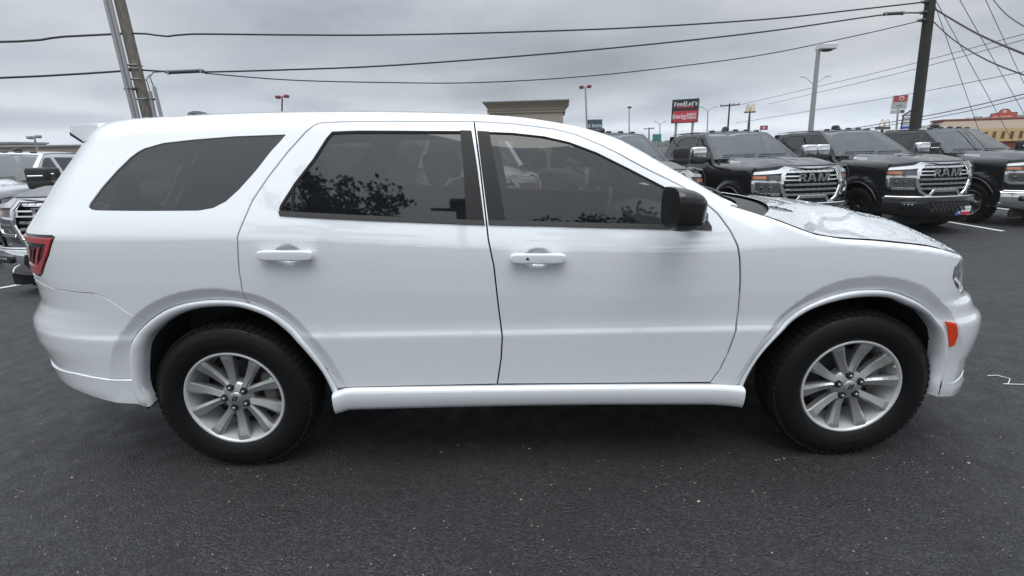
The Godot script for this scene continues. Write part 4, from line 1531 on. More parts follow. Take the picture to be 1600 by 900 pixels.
	tpair("door_handle", "dh", func(): return cbox(Vector3(.03, .035, .24), .01, Vector3(1.005, 1.20, -1.60)).join(Hull.new()), o.handle, t)
	if o.plate:
		dealer_plate(t)
	return t


func dealer_plate(t: Node3D) -> void:
	var m := Transform3D(Basis(), Vector3(.34, .45, 1.05))
	var p := put("licence_plate", cbox(Vector3(.31, .16, .008), .002).mesh(), grey(0.75, 0.35), t, m)
	put("flag_field", cbox(Vector3(.10, .082, .003), .0005, Vector3(-.102, -.036, .006)).mesh(), paint(Color(.03, .10, .42), .4), p)
	put("flag_field", cbox(Vector3(.20, .055, .003), .0005, Vector3(.052, -.05, .006)).mesh(), paint(Color(.55, .02, .03), .4), p)
	var star := PackedVector2Array()
	for i in 10:
		star.append(Vector2.from_angle(PI / 2 + TAU * i / 10.0) * (.030 if i % 2 == 0 else .012))
	put("star", slab(star, .008, .010).moved(Transform3D(Basis(), Vector3(-.10, -.032, 0))).mesh(), grey(0.8, 0.4), p)
	put("swash", cbox(Vector3(.16, .007, .003), .0005, Vector3(.05, .028, .006)).mesh(), paint(Color(.05, .06, .05), .4), p)
	put("swash", cbox(Vector3(.012, .05, .003), .0005, Vector3(-.055, .045, .006)).mesh(), paint(Color(.05, .06, .05), .4), p)


func truck_wheel(parent: Node3D, m: Material) -> Node3D:
	var w := Node3D.new()
	w.name = "wheel"
	parent.add_child(w, true)
	tp("tyre", "ttyre", func(): return lathe([[.26, -.13], [.33, -.145], [.39, -.14], [.415, -.115], [.42, -.05], [.42, .05], [.415, .11], [.40, .128], [.36, .142], [.31, .143], [.275, .13], [.262, .11]], 44), mat.rubber, w)
	tp("tread", "ttread", func():
		var s := Hull.new()
		for i in 44:
			var an := TAU * i / 44.0
			for q in [-.105, -.035, .035, .105]:
				s.join(cbox(Vector3(.02, .035, .05), .003).moved(Transform3D(Basis(Vector3(0, 0, 1), an), Vector3(cos(an) * .418, sin(an) * .418, q))))
		return s, mat.tread, w).set_meta("kind", "stuff")
	tp("rim", "trim", func(): return lathe([[.262, .105], [.272, .118], [.266, .124], [.250, .112], [.238, .05], [.23, -.1]], 44), m, w)
	for i in 8:
		var an := TAU * i / 8.0
		tp("spoke", "tspoke%d" % i, func():
			var s := Hull.new()
			for e in [-1.0, 1.0]:
				var rings := []
				for k in 4:
					var t := k / 3.0
					var r := lerpf(.05, .252, t)
					var off: float = e * lerpf(.006, .055, t * t)
					var f := lerpf(.085, .108, t)
					rings.append(PackedVector3Array([Vector3(r, off - .015, f), Vector3(r, off + .015, f), Vector3(r, off + .012, f - .04), Vector3(r, off - .012, f - .04)]))
				s.join(loft(rings, true, true, false))
			return s.moved(Transform3D(Basis(Vector3(0, 0, 1), an), Vector3.ZERO)), m, w)
	tp("hub_cap", "thub", func(): return lathe([[0, .115], [.05, .11], [.075, .09], [.08, .04]], 24), m, w)
	tp("brake_disc", "tdisc", func(): return lathe([[0, .01], [.18, .01], [.18, -.01]], 24), mat.cast_iron, w)
	return w


func build_trucks() -> void:
	var base := {"paint": mat.black_paint, "trim": mat.chrome, "bumper": mat.black_paint, "rim": mat.gloss_black, "mirror": mat.chrome, "mirror_strip": false, "flare": mat.trim, "handle": mat.black_paint, "plate": false}
	var put_truck := func(label: String, x: float, z: float, more: Dictionary) -> void:
		var o := base.duplicate()
		o.merge(more, true)
		make_truck(label, Vector3(x, lot_height(x, z), z), 0.165, o)
	put_truck.call("black pickup truck mostly hidden behind the SUV's windscreen pillar", 2.13, -5.97, {"mirror": mat.trim})
	put_truck.call("black pickup truck with chrome mirrors, first in full view beyond the SUV's bonnet", 4.99, -6.60, {})
	put_truck.call("black pickup truck with black wheels and a red, white and blue front plate", 7.84, -7.23, {"plate": true})
	put_truck.call("black pickup truck with a chrome front bumper at the right edge", 10.69, -7.86, {"bumper": mat.chrome, "rim": mat.chrome, "mirror": mat.trim, "mirror_strip": true})
	put_truck.call("white pickup truck seen through the SUV's front door glass", -.72, -5.34, {"paint": mat.white, "mirror": mat.trim, "handle": mat.white, "bumper": mat.white})
	put_truck.call("charcoal pickup truck whose chrome grille shows beside the SUV's tail light", -6.15, -4.25, {"paint": mat.charcoal_paint, "bumper": mat.chrome, "rim": mat.chrome, "mirror": mat.trim, "mirror_strip": true})
	put_truck.call("silver pickup truck behind the charcoal one at the left edge", -10.7, -6.4, {"paint": mat.silver_paint, "mirror": mat.trim, "mirror_strip": true, "bumper": mat.chrome, "rim": mat.chrome, "handle": mat.silver_paint, "flare": mat.silver_paint})


# ---------------------------------------------------------------- things beyond the lot
const LOW := -0.26


func ring_at(c: Vector3, hx: float, hz: float) -> PackedVector3Array:
	return PackedVector3Array([c + Vector3(-hx, 0, -hz), c + Vector3(hx, 0, -hz), c + Vector3(hx, 0, hz), c + Vector3(-hx, 0, hz)])


func towards_camera(p: Vector3) -> float:
	return atan2(-0.133 - p.x, 3.1 - p.z)


# base at the foot; children are laid out with the foot as origin and +z towards the camera
func sign_post(called: String, label: String, category: String, foot: Vector3, skew := 0.0, group := "") -> Node3D:
	return thing(called, label, category, foot, towards_camera(foot) + skew, group)


func wire(label: String, pts: Array, r: float, m: Material) -> Node3D:
	# curve smoothly through the given points
	var c := Curve3D.new()
	for i in pts.size():
		var t: Vector3 = (pts[mini(i + 1, pts.size() - 1)] - pts[maxi(i - 1, 0)]) / 6.0
		c.add_point(pts[i], -t, t)
	c.bake_interval = 0.5
	var o := part(numbered("power_line"), tube(Array(c.get_baked_points()), r, 6), m, self)
	tag(o, label, "power line", "overhead lines")
	return o


func wood_material(tone: float, seed_: int) -> StandardMaterial3D:
	var m := paint(Color(tone, tone * 0.94, tone * 0.86), 0.9)
	m.albedo_texture = noise_tex(256, 0.03, seed_, [[0.0, Color(0.55, 0.53, 0.5)], [0.5, Color(0.85, 0.84, 0.82)], [1.0, Color(1, 1, 1)]], 5)
	m.uv1_triplanar = true
	m.uv1_scale = Vector3(3.0, 0.35, 3.0)
	return m


func build_background() -> void:
	var cable := grey(0.02, 0.6)
	var thin := grey(0.06, 0.6)
	var galv := grey(0.34, 0.55, 0.3)
	var white_metal := grey(0.62, 0.5)
	var dark_metal := grey(0.05, 0.5)
	var maroon := paint(Color(0.20, 0.03, 0.035), 0.5)
	var grey_wood := wood_material(0.24, 61)
	var dark_wood := wood_material(0.055, 62)
	# ---- utility poles
	var pr := thing("utility_pole", "dark wooden utility pole rising behind the black pickup trucks", "utility pole", Vector3(15.59, LOW, -16.9))
	part("shaft", tube([Vector3(0, 0, 0), Vector3(-.17, 2.3, 0), Vector3(-.49, 6.63, 0), Vector3(-.68, 9.2, 0)], [.20, .19, .165, .15], 18), dark_wood, pr)
	for q in [6.57, 6.22, 5.97]:
		part("bolt_clamp", cbox(Vector3(.16, .10, .20), .02, Vector3(-.68, q, .05)), dark_metal, pr)
		part("insulator", lathe([[0, -.10], [.05, -.08], [.03, -.03], [.06, 0.0], [.03, .05], [.0, .07]], 12).moved(Transform3D(Basis(Vector3(0, 1, 0), PI / 2), Vector3(-.78, q, .05))), grey(.2, .3), pr)
	part("crossarm", cbox(Vector3(2.4, .12, .10), .015, Vector3(-.66, 8.7, .16)), dark_wood, pr)
	var pl := thing("utility_pole", "weathered grey utility pole with conduits strapped on, behind the SUV's rear", "utility pole", Vector3(-10.96, LOW, -12.9))
	part("shaft", tube([Vector3(0, 0, 0), Vector3(-.19, 2.88, 0), Vector3(-.31, 6.1, 0), Vector3(-.44, 9.2, 0)], [.17, .155, .14, .13], 18), grey_wood, pl)
	for c in [[-.365, -.60, 7.0, .062], [-.245, -.485, 7.0, .052]]:
		part("conduit", tube([Vector3(c[0], 0, .2), Vector3(c[1], c[2], .2)], c[3], 12), galv, pl)
	part("conduit", tube([Vector3(.15, 0, .2), Vector3(.16, 3.62, .2)], .05, 12), galv, pl)
	part("conduit", tube([Vector3(.48, 0, .2), Vector3(.31, 3.74, .2)], .05, 12), galv, pl)
	for q in [[4.37, .33], [4.27, .33], [3.98, .31], [3.42, .33]]:
		part("strap", cbox(Vector3(q[1], .035, .33), .01, Vector3(-.05 - q[0] * .055, q[0], .0)), galv, pl)
	part("strap", cbox(Vector3(.34, .08, .10), .02, Vector3(-.40, 3.70, .2)), dark_metal, pl)
	part("strap", cbox(Vector3(.34, .05, .10), .02, Vector3(.17, 3.40, .2)), dark_metal, pl)
	part("drop_wire", tube([Vector3(.31, 3.72, .2), Vector3(.24, 4.0, .2), Vector3(.30, 4.15, .1), Vector3(.5, 4.18, .0)], .014, 6), cable, pl)
	part("drop_wire", tube([Vector3(.16, 3.6, .2), Vector3(.13, 3.95, .2), Vector3(.2, 4.1, .1)], .012, 6), cable, pl)
	# ---- overhead lines
	wire("uppermost thick cable running off past the grey utility pole", [Vector3(-22.0, 3.6, -5.0), Vector3(-14.14, 4.42, -10.90), Vector3(-12.49, 4.76, -12.14), Vector3(-11.2, 4.97, -12.90)], .030, cable)
	wire("uppermost of the three cables strung between the two utility poles", [Vector3(-11.14, 4.97, -12.90), Vector3(-10.72, 4.96, -12.96), Vector3(-10.18, 4.90, -13.05), Vector3(-9.51, 4.97, -13.15), Vector3(-6.84, 4.98, -13.56), Vector3(-4.02, 5.01, -13.99), Vector3(-0.01, 5.14, -14.61), Vector3(4.28, 5.34, -15.27), Vector3(8.87, 5.66, -15.97), Vector3(12.02, 5.99, -16.46), Vector3(14.91, 6.31, -16.90)], .026, cable)
	wire("lower thick cable running off past the grey utility pole", [Vector3(-22.0, 2.5, -5.0), Vector3(-14.43, 3.54, -10.90), Vector3(-12.70, 3.77, -12.07), Vector3(-11.2, 3.98, -12.90)], .030, cable)
	wire("middle cable of the three between the two utility poles", [Vector3(-11.17, 3.99, -12.90), Vector3(-10.40, 3.94, -13.02), Vector3(-9.35, 3.93, -13.18), Vector3(-6.97, 4.00, -13.55), Vector3(-4.10, 4.12, -13.99), Vector3(-0.03, 4.41, -14.61), Vector3(4.31, 4.79, -15.28), Vector3(8.93, 5.28, -15.99), Vector3(13.32, 5.87, -16.66), Vector3(14.86, 5.96, -16.90)], .026, cable)
	wire("lowest, most sagging cable between the two utility poles", [Vector3(-9.38, 3.90, -13.20), Vector3(-7.05, 3.72, -13.65), Vector3(-4.16, 3.64, -14.07), Vector3(-1.31, 3.63, -14.50), Vector3(2.13, 3.80, -15.01), Vector3(5.51, 4.12, -15.51), Vector3(9.03, 4.56, -16.03), Vector3(12.68, 5.24, -16.57), Vector3(14.91, 5.71, -16.90)], .018, cable)
	for s in [["black splice case on the middle cable near the grey pole", Vector3(-9.9, 3.92, -13.1), 1.1], ["black splice case on the middle cable near the dark pole", Vector3(13.75, 5.90, -16.73), .85]]:
		var sp := thing("splice_case", s[0], "splice case", s[1], 0.15, "splice cases on the cables")
		part("sleeve", tube([Vector3(-s[2] * .5, 0, 0), Vector3(-s[2] * .4, 0, 0), Vector3(s[2] * .4, .04, 0), Vector3(s[2] * .5, .04, 0)], [.03, .055, .055, .03], 10), dark_metal, sp)
		part("clamp", cbox(Vector3(.06, .12, .12), .01, Vector3(-s[2] * .42, 0, 0)), galv, sp)
		part("clamp", cbox(Vector3(.06, .12, .12), .01, Vector3(s[2] * .42, .04, 0)), galv, sp)
	wire("upper thick cable sagging from the dark pole to the right", [Vector3(15.25, 6.12, -16.90), Vector3(14.74, 5.53, -15.54), Vector3(13.80, 4.50, -13.05), Vector3(12.85, 3.57, -10.51), Vector3(12.24, 3.04, -8.90), Vector3(11.3, 2.45, -6.0)], .026, cable)
	wire("lower thick cable sagging from the dark pole to the right", [Vector3(15.28, 5.72, -16.90), Vector3(14.52, 4.68, -14.82), Vector3(13.68, 3.74, -12.51), Vector3(12.93, 3.07, -10.46), Vector3(12.36, 2.64, -8.90), Vector3(11.5, 2.2, -6.0)], .018, cable)
	wire("cable crossing the top right corner of the sky", [Vector3(18.6, 7.4, -19.0), Vector3(17.37, 6.33, -16.90), Vector3(16.24, 5.46, -15.02), Vector3(15.06, 4.69, -13.03), Vector3(13.78, 3.98, -10.90), Vector3(12.3, 3.4, -8.0)], .016, cable)
	var guys := [[Vector3(14.43, 6.13, -15.90), Vector3(21.31, 2.23, -20.90)], [Vector3(14.75, 5.83, -15.90), Vector3(22.26, 2.54, -20.90)], [Vector3(15.26, 6.21, -15.90), Vector3(23.00, 3.08, -20.90)], [Vector3(16.16, 6.19, -15.90), Vector3(23.17, 3.76, -20.90)]]
	var gl := ["first thin slanting line right of the dark utility pole", "second thin slanting line right of the dark utility pole", "third thin slanting line right of the dark utility pole", "thin slanting line farthest right of the dark utility pole"]
	for i in 4:
		var a: Vector3 = guys[i][0]
		var b: Vector3 = guys[i][1]
		wire(gl[i], [a + (a - b) * .25, a, b, b + (b - a) * .35], .011, thin)
	var far := [[Vector3(26.86, 5.84, -58.90), Vector3(27.78, 6.50, -37.06), Vector3(28.22, 7.01, -26.90)], [Vector3(30.24, 5.85, -58.90), Vector3(28.91, 6.31, -37.08), Vector3(28.29, 6.72, -26.90)], [Vector3(26.69, 3.84, -58.90), Vector3(28.07, 4.54, -37.13), Vector3(28.72, 5.08, -26.90)]]
	for i in 3:
		wire(["faint upper line of the far street", "faint second line of the far street", "faint lowest line of the far street"][i], far[i] + [far[i][2] + (far[i][2] - far[i][1]) * .5], .020, thin)
	wire("upper of two dark lines low above the right-hand trucks", [Vector3(24.64, 2.23, -36.90), Vector3(26.71, 2.95, -31.18), Vector3(27.68, 3.40, -28.50), Vector3(28.47, 3.86, -26.33), Vector3(28.99, 4.18, -24.90), Vector3(30.0, 4.8, -22.0)], .028, cable)
	wire("lower of two dark lines low above the right-hand trucks", [Vector3(24.66, 2.09, -36.90), Vector3(26.75, 2.75, -31.19), Vector3(27.73, 3.18, -28.50), Vector3(28.53, 3.66, -26.33), Vector3(29.05, 3.96, -24.90), Vector3(30.0, 4.6, -22.0)], .022, cable)
	# ---- lamps
	var sb := thing("light_pole", "grey pole with one white shoebox lamp head, behind the black trucks", "light pole", Vector3(18.46, LOW, -28.9), 0.0, "parking lot light poles")
	part("pole", tube([Vector3(0, 0, 0), Vector3(-.11, 2.6, 0), Vector3(-.30, 7.05, 0)], [.17, .15, .11], 12), galv, sb)
	part("lamp_head", cbox(Vector3(.95, .34, .7), .05, Vector3(.14, 7.16, 0)), white_metal, sb)
	part("lens", lump(Vector3(.3, .08, .25), .8, .8, Vector3(.2, 6.98, 0), 12), dark_metal, sb)
	lamp_twin("light_pole", "pole with two maroon lamp heads between the tan building and the big sign", Vector3(7.45, LOW, -46.9), Vector3(-.45, 7.16, 0), .36, maroon, galv)
	lamp_twin("light_pole", "pole with maroon lamp heads showing above the SUV's roof over its rear door", Vector3(-22.68, LOW, -46.9), Vector3(1.13, 6.83, 0), .40, maroon, maroon)
	lamp_twin("light_pole", "small twin-headed lamp pole far beyond the silver truck", Vector3(-41.29, LOW, -41.9), Vector3(-.03, 3.48, 0), .36, galv, galv)
	var one := thing("light_pole", "slender pole with a single small dark lamp head", "light pole", Vector3(14.88, LOW, -61.9), 0.0, "parking lot light poles")
	part("pole", tube([Vector3(0, 0, 0), Vector3(-.28, 6.27, 0)], [.11, .06], 8), galv, one)
	part("lamp_head", lump(Vector3(.28, .12, .22), .7, .7, Vector3(-.24, 6.3, 0), 12), dark_metal, one)
	street_lamp("street lamp with two curved arms just behind the shoebox light pole", Vector3(43.88, LOW, -71.9), Vector3(-1.08, 9.44, 0), 1.9, 1.1, galv)
	street_lamp("street lamp with two curved arms to the right of the big sign", Vector3(28.47, LOW, -71.9), Vector3(-.35, 6.31, 0), 1.1, .5, galv)
	street_lamp("small far street lamp with two arms left of the big sign", Vector3(26.0, LOW, -86.9), Vector3(-.32, 5.18, 0), .95, .45, galv)
	# ---- crossarm poles
	for q in [["far wooden pole with one crossarm beside the golden arches sign", Vector3(25.03, LOW, -56.9), Vector3(-.14, 6.05, 0), 1.1, .11], ["small far wooden pole with one crossarm left of the big sign", Vector3(24.09, LOW, -86.9), Vector3(-.25, 4.58, 0), .9, .12]]:
		var cp := thing("utility_pole", q[0], "utility pole", q[1], 0.0, "far crossarm poles")
		part("shaft", tube([Vector3.ZERO, q[2] + Vector3(0, .1, 0)], [q[4] * 1.2, q[4] * .8], 8), dark_wood, cp)
		part("crossarm", cbox(Vector3(q[3] * 2, .13, .1), .01).moved(Transform3D(Basis(Vector3(0, 0, 1), .05), q[2] - Vector3(0, .12, -.1))), dark_wood, cp)
		for e in [-.9, .35, .9]:
			part("insulator", lump(Vector3(.06, .11, .06), 1, 1, q[2] + Vector3(e * q[3], .02 + e * .05, .1), 8), grey(.12, .3), cp)
	signs(galv, white_metal, dark_metal)
	buildings(dark_metal)
	far_hill()
	# ---- behind the camera, mirrored in the SUV's side windows
	tree("leafy tree behind the camera, mirrored in the SUV's rear door glass", Vector3(-3.95, 0, 9.0), 9.25, 2.0, 41)
	tree("leafy tree behind the camera, mirrored in the SUV's front door glass", Vector3(2.45, 0, 9.0), 7.45, 1.75, 42)
	var rp := thing("light_pole", "dark light pole behind the camera, mirrored beside the SUV's door pillar", "light pole", Vector3(-.92, 0, 9.0), 0.0, "parking lot light poles")
	part("pole", tube([Vector3.ZERO, Vector3(0, 7.0, 0), Vector3(.0, 8.35, 0)], [.09, .09, .14], 12), dark_metal, rp)
	part("lamp_head", cbox(Vector3(.55, .16, .35), .03, Vector3(.0, 8.42, 0)), dark_metal, rp)
	part("arm", cbox(Vector3(.55, .07, .07), .01, Vector3(-.42, 8.28, 0)), dark_metal, rp)


func lamp_twin(called: String, label: String, foot: Vector3, top: Vector3, reach: float, head: Material, pole: Material) -> void:
	var o := thing(called, label, "light pole", foot, 0.0, "parking lot light poles")
	part("pole", tube([Vector3.ZERO, top], [.11, .07], 8), pole, o)
	part("arm", tube([top + Vector3(-reach, -.02, 0), top + Vector3(reach, .03, 0)], .035, 6), pole, o)
	for e in [-1.0, 1.0]:
		part("lamp_head", lump(Vector3(reach * .6, .15, .22), .5, .6, top + Vector3(e * reach, e * .03, 0), 14), head, o)


func street_lamp(label: String, foot: Vector3, top: Vector3, reach: float, rise: float, m: Material) -> void:
	var o := thing("street_lamp", label, "street lamp", foot, 0.0, "far street lamps")
	part("pole", tube([Vector3.ZERO, top], [.11, .07], 8), m, o)
	for e in [-1.0, 1.0]:
		part("arm", tube([top, top + Vector3(e * reach * .4, rise * .55, 0), top + Vector3(e * reach * .7, rise * .9, 0), top + Vector3(e * reach * .8, rise, 0)], .045, 6), m, o)
		part("lamp_head", lump(Vector3(reach * .22, .06, .1), .8, .8, top + Vector3(e * reach * .95, rise, 0), 10), m, o)


func arches(parent: Node3D, at: Vector3, w: float, h: float, m: Material) -> void:
	for e in [-1.0, 1.0]:
		var pts := []
		var rad := []
		for i in 15:
			var t := i / 14.0
			var x: float = lerpf(-1.0, 1.0, t)
			pts.append(at + Vector3(e * w * .25 + x * w * .235, h * (1.0 - pow(absf(x), 2.4)), 0))
			rad.append(w * .042)
		part("arch", tube(pts, rad, 8), m, parent)


func signs(galv: Material, white_metal: Material, dark_metal: Material) -> void:
	var black_face := grey(0.018, 0.4)
	var red_face := paint(Color(0.52, 0.035, 0.055), 0.4)
	var white_face := grey(0.8, 0.4)
	var gold := paint(Color(0.62, 0.40, 0.10), 0.4)
	# tall two-panel sign
	var s := sign_post("shop_sign", "tall black and red two-panel sign reading FeedLot's and Swig Drive Thru", "sign", Vector3(14.87, LOW, -41.9), -.25, "roadside signs")
	for x in [-.68, .72]:
		part("post", cbox(Vector3(.17, 3.7, .17), .01, Vector3(x, 1.82, 0)), galv, s)
	part("panel", cbox(Vector3(2.18, 1.92, .40), .02, Vector3(0, 4.52, 0)), black_face, s)
	part("panel", cbox(Vector3(2.02, .92, .03), .01, Vector3(.07, 4.06, .205)), red_face, s)
	put("lettering", text_mesh("FeedLot's", .34, .02, true, true), white_face, s, Transform3D(Basis().scaled(Vector3(.86, 1, 1)), Vector3(.06, 5.08, .215)))
	part("red_rule", cbox(Vector3(1.45, .09, .02), .005, Vector3(.06, 4.82, .21)), red_face, s)
	put("lettering", text_mesh("Swig", .36, .02, true, true, true), white_face, s, Transform3D(Basis(), Vector3(-.40, 4.08, .23)))
	put("lettering", text_mesh("DRIVE", .20, .02, false, true), white_face, s, Transform3D(Basis(), Vector3(.60, 4.21, .23)))
	put("lettering", text_mesh("THRU", .23, .02, false, true), white_face, s, Transform3D(Basis(), Vector3(.60, 3.95, .23)))
	# golden arches on a tall pole
	var a := sign_post("restaurant_sign", "golden double arches on a tall pole beside the far crossarm pole", "sign", Vector3(41.49, LOW, -86.9), 0.0, "roadside signs")
	part("post", tube([Vector3.ZERO, Vector3(-.40, 4.6, 0), Vector3(-.45, 6.8, 0)], [.26, .22, .13], 12), dark_metal, a)
	part("panel", cbox(Vector3(1.85, .24, .3), .02, Vector3(-.45, 6.86, 0)), paint(Color(.10, .06, .05), .5), a)
	part("panel", slab(poly([[-.62, 0], [-.5, .75], [-.35, .95], [-.2, .75], [-.1, .15], [.0, .15], [.1, .75], [.28, .95], [.42, .75], [.55, 0]]), -.05, .05).moved(Transform3D(Basis(), Vector3(-.45, 6.98, -.05))), paint(Color(.80, .74, .66), .4), a)
	arches(a, Vector3(-.45, 6.96, .05), 1.45, 1.22, gold)
	var b := sign_post("restaurant_sign", "golden double arches low on a sign behind the truck with the coloured plate", "sign", Vector3(49.95, LOW, -66.9), 0.0, "roadside signs")
	part("post", tube([Vector3.ZERO, Vector3(0, 3.2, 0)], .18, 10), dark_metal, b)
	part("panel", cbox(Vector3(1.7, .38, .3), .03, Vector3(0, 3.35, 0)), paint(Color(.10, .08, .06), .5), b)
	arches(b, Vector3(.15, 3.5, .05), 1.15, .95, gold)
	# small red banner sign
	var r := sign_post("shop_sign", "small red rectangular sign with a pale round mark, far off", "sign", Vector3(57.94, LOW, -116.9), 0.0, "roadside signs")
	part("post", tube([Vector3.ZERO, Vector3(-.3, 4.7, 0)], .10, 8), galv, r)
	part("panel", cbox(Vector3(1.65, .98, .15), .02, Vector3(.35, 5.05, 0)), paint(Color(.30, .03, .05), .4), r)
	part("mark", lathe([[0, .01], [.25, .01], [.25, -.02]], 16).moved(Transform3D(Basis(), Vector3(.35, 5.05, .08))), grey(.6, .4), r)
	# dark slate sign
	var h := sign_post("shop_sign", "slate grey sign with pale at home lettering above the SUV's windscreen pillar", "sign", Vector3(9.6, LOW, -56.9), 0.0, "roadside signs")
	for x in [-.6, .6]:
		part("post", cbox(Vector3(.14, 3.2, .14), .01, Vector3(x, 1.6, 0)), dark_metal, h)
	part("panel", cbox(Vector3(1.66, 1.62, .2), .02, Vector3(0, 3.90, 0)), paint(Color(.062, .082, .095), .5), h)
	put("lettering", text_mesh("at home", .40, .02, false, true), paint(Color(.55, .70, .78), .4), h, Transform3D(Basis().scaled(Vector3(.88, 1, 1)), Vector3(.02, 4.03, .11)))
	part("rule", cbox(Vector3(.6, .06, .02), .005, Vector3(.4, 3.6, .11)), grey(.5, .4), h)
	# petrol station sign
	var g := sign_post("petrol_sign", "tall sign with a red panel over a pale panel, left of the dark utility pole", "sign", Vector3(52.18, LOW, -66.9), 0.0, "roadside signs")
	part("post", tube([Vector3.ZERO, Vector3(-.5, 6.0, 0)], .12, 10), galv, g)
	part("panel", cbox(Vector3(1.65, 1.75, .25), .02, Vector3(-.45, 6.62, 0)), grey(.42, .5), g)
	part("panel", cbox(Vector3(1.5, .80, .03), .01, Vector3(-.40, 7.06, .13)), paint(Color(.40, .05, .05), .4), g)
	part("mark", lathe([[.17, .02], [.29, .02], [.29, -.02]], 20).moved(Transform3D(Basis(), Vector3(-.30, 7.06, .15))), paint(Color(.75, .50, .45), .4), g)
	part("mark", lump(Vector3(.34, .17, .02), 1, 1, Vector3(-.4, 6.20, .13), 14), paint(Color(.22, .30, .24), .4), g)
	part("panel", cbox(Vector3(1.55, .46, .2), .02, Vector3(-.5, 5.42, 0)), grey(.45, .5), g)
	part("panel", cbox(Vector3(.40, .34, .03), .01, Vector3(.02, 5.44, .11)), grey(.05, .5), g)
	# gabled pylon sign behind the utility pole
	var p := sign_post("pylon_sign", "gabled pylon sign with pale panels and a blue panel, half behind the dark utility pole", "sign", Vector3(38.2, LOW, -46.9), 0.0, "roadside signs")
	for x in [-.62, .62]:
		part("post", cbox(Vector3(.14, 4.0, .3), .01, Vector3(x, 2.0, 0)), dark_metal, p)
	part("roof", slab(poly([[-.8, 4.0], [.8, 4.0], [0.0, 4.62]]), -.15, .15), dark_metal, p)
	part("panel", slab(poly([[-.5, 4.08], [.5, 4.08], [0.0, 4.45]]), .15, .17), grey(.6, .5), p)
	part("panel", cbox(Vector3(1.1, .42, .1), .01, Vector3(0, 3.72, .1)), grey(.5, .5), p)
	part("panel", cbox(Vector3(1.1, .38, .1), .01, Vector3(0, 3.28, .1)), grey(.45, .5), p)
	part("panel", cbox(Vector3(1.1, .45, .1), .01, Vector3(0, 2.82, .1)), paint(Color(.03, .07, .40), .4), p)
	# red restaurant sign
	var q := sign_post("restaurant_sign", "red-orange arched-top sign with a white round mark at the far right", "sign", Vector3(56.4, LOW, -56.9), 0.0, "roadside signs")
	part("post", tube([Vector3.ZERO, Vector3(0, 3.9, 0)], .16, 10), dark_metal, q)
	var outline := poly([[-1.12, 3.78], [1.10, 3.78], [1.16, 4.55], [.62, 4.58], [.45, 4.85], [.2, 4.98], [-.1, 4.98], [-.35, 4.85], [-.5, 4.58], [-1.10, 4.50]])
	part("panel", slab(outline, -.15, .12), dark_metal, q)
	part("panel", slab(grown(outline, -.07), .12, .15), paint(Color(.55, .085, .045), .4), q)
	part("mark", lathe([[.08, .02], [.16, .02], [.16, -.02]], 16).moved(Transform3D(Basis(), Vector3(.05, 4.66, .16))), white_face, q)
	for i in 8:
		part("mark", cbox(Vector3(.13, .16, .02), .01, Vector3(-.72 + i * .2, 4.12, .16)), paint(Color(.75, .50, .38), .4), q)
	# green road sign
	var n := sign_post("road_sign", "green highway sign low beside the big black and red sign", "sign", Vector3(25.3, LOW, -86.9), 0.0, "roadside signs")
	part("post", tube([Vector3.ZERO, Vector3(0, 2.4, 0)], .10, 8), galv, n)
	part("panel", cbox(Vector3(1.45, 1.2, .08), .02, Vector3(0, 2.95, 0)), paint(Color(.02, .20, .14), .4), n)
	# small pale and blue sign over the black truck's roof
	var m := sign_post("shop_sign", "small pale and blue sign just above the second black truck's roof", "sign", Vector3(28.9, LOW, -71.9), 0.0, "roadside signs")
	part("post", tube([Vector3.ZERO, Vector3(0, 3.0, 0)], .10, 8), galv, m)
	part("panel", cbox(Vector3(.35, .55, .1), .02, Vector3(-.22, 3.35, 0)), grey(.5, .5), m)
	part("panel", cbox(Vector3(.40, .55, .1), .02, Vector3(.2, 3.35, 0)), paint(Color(.10, .16, .28), .5), m)


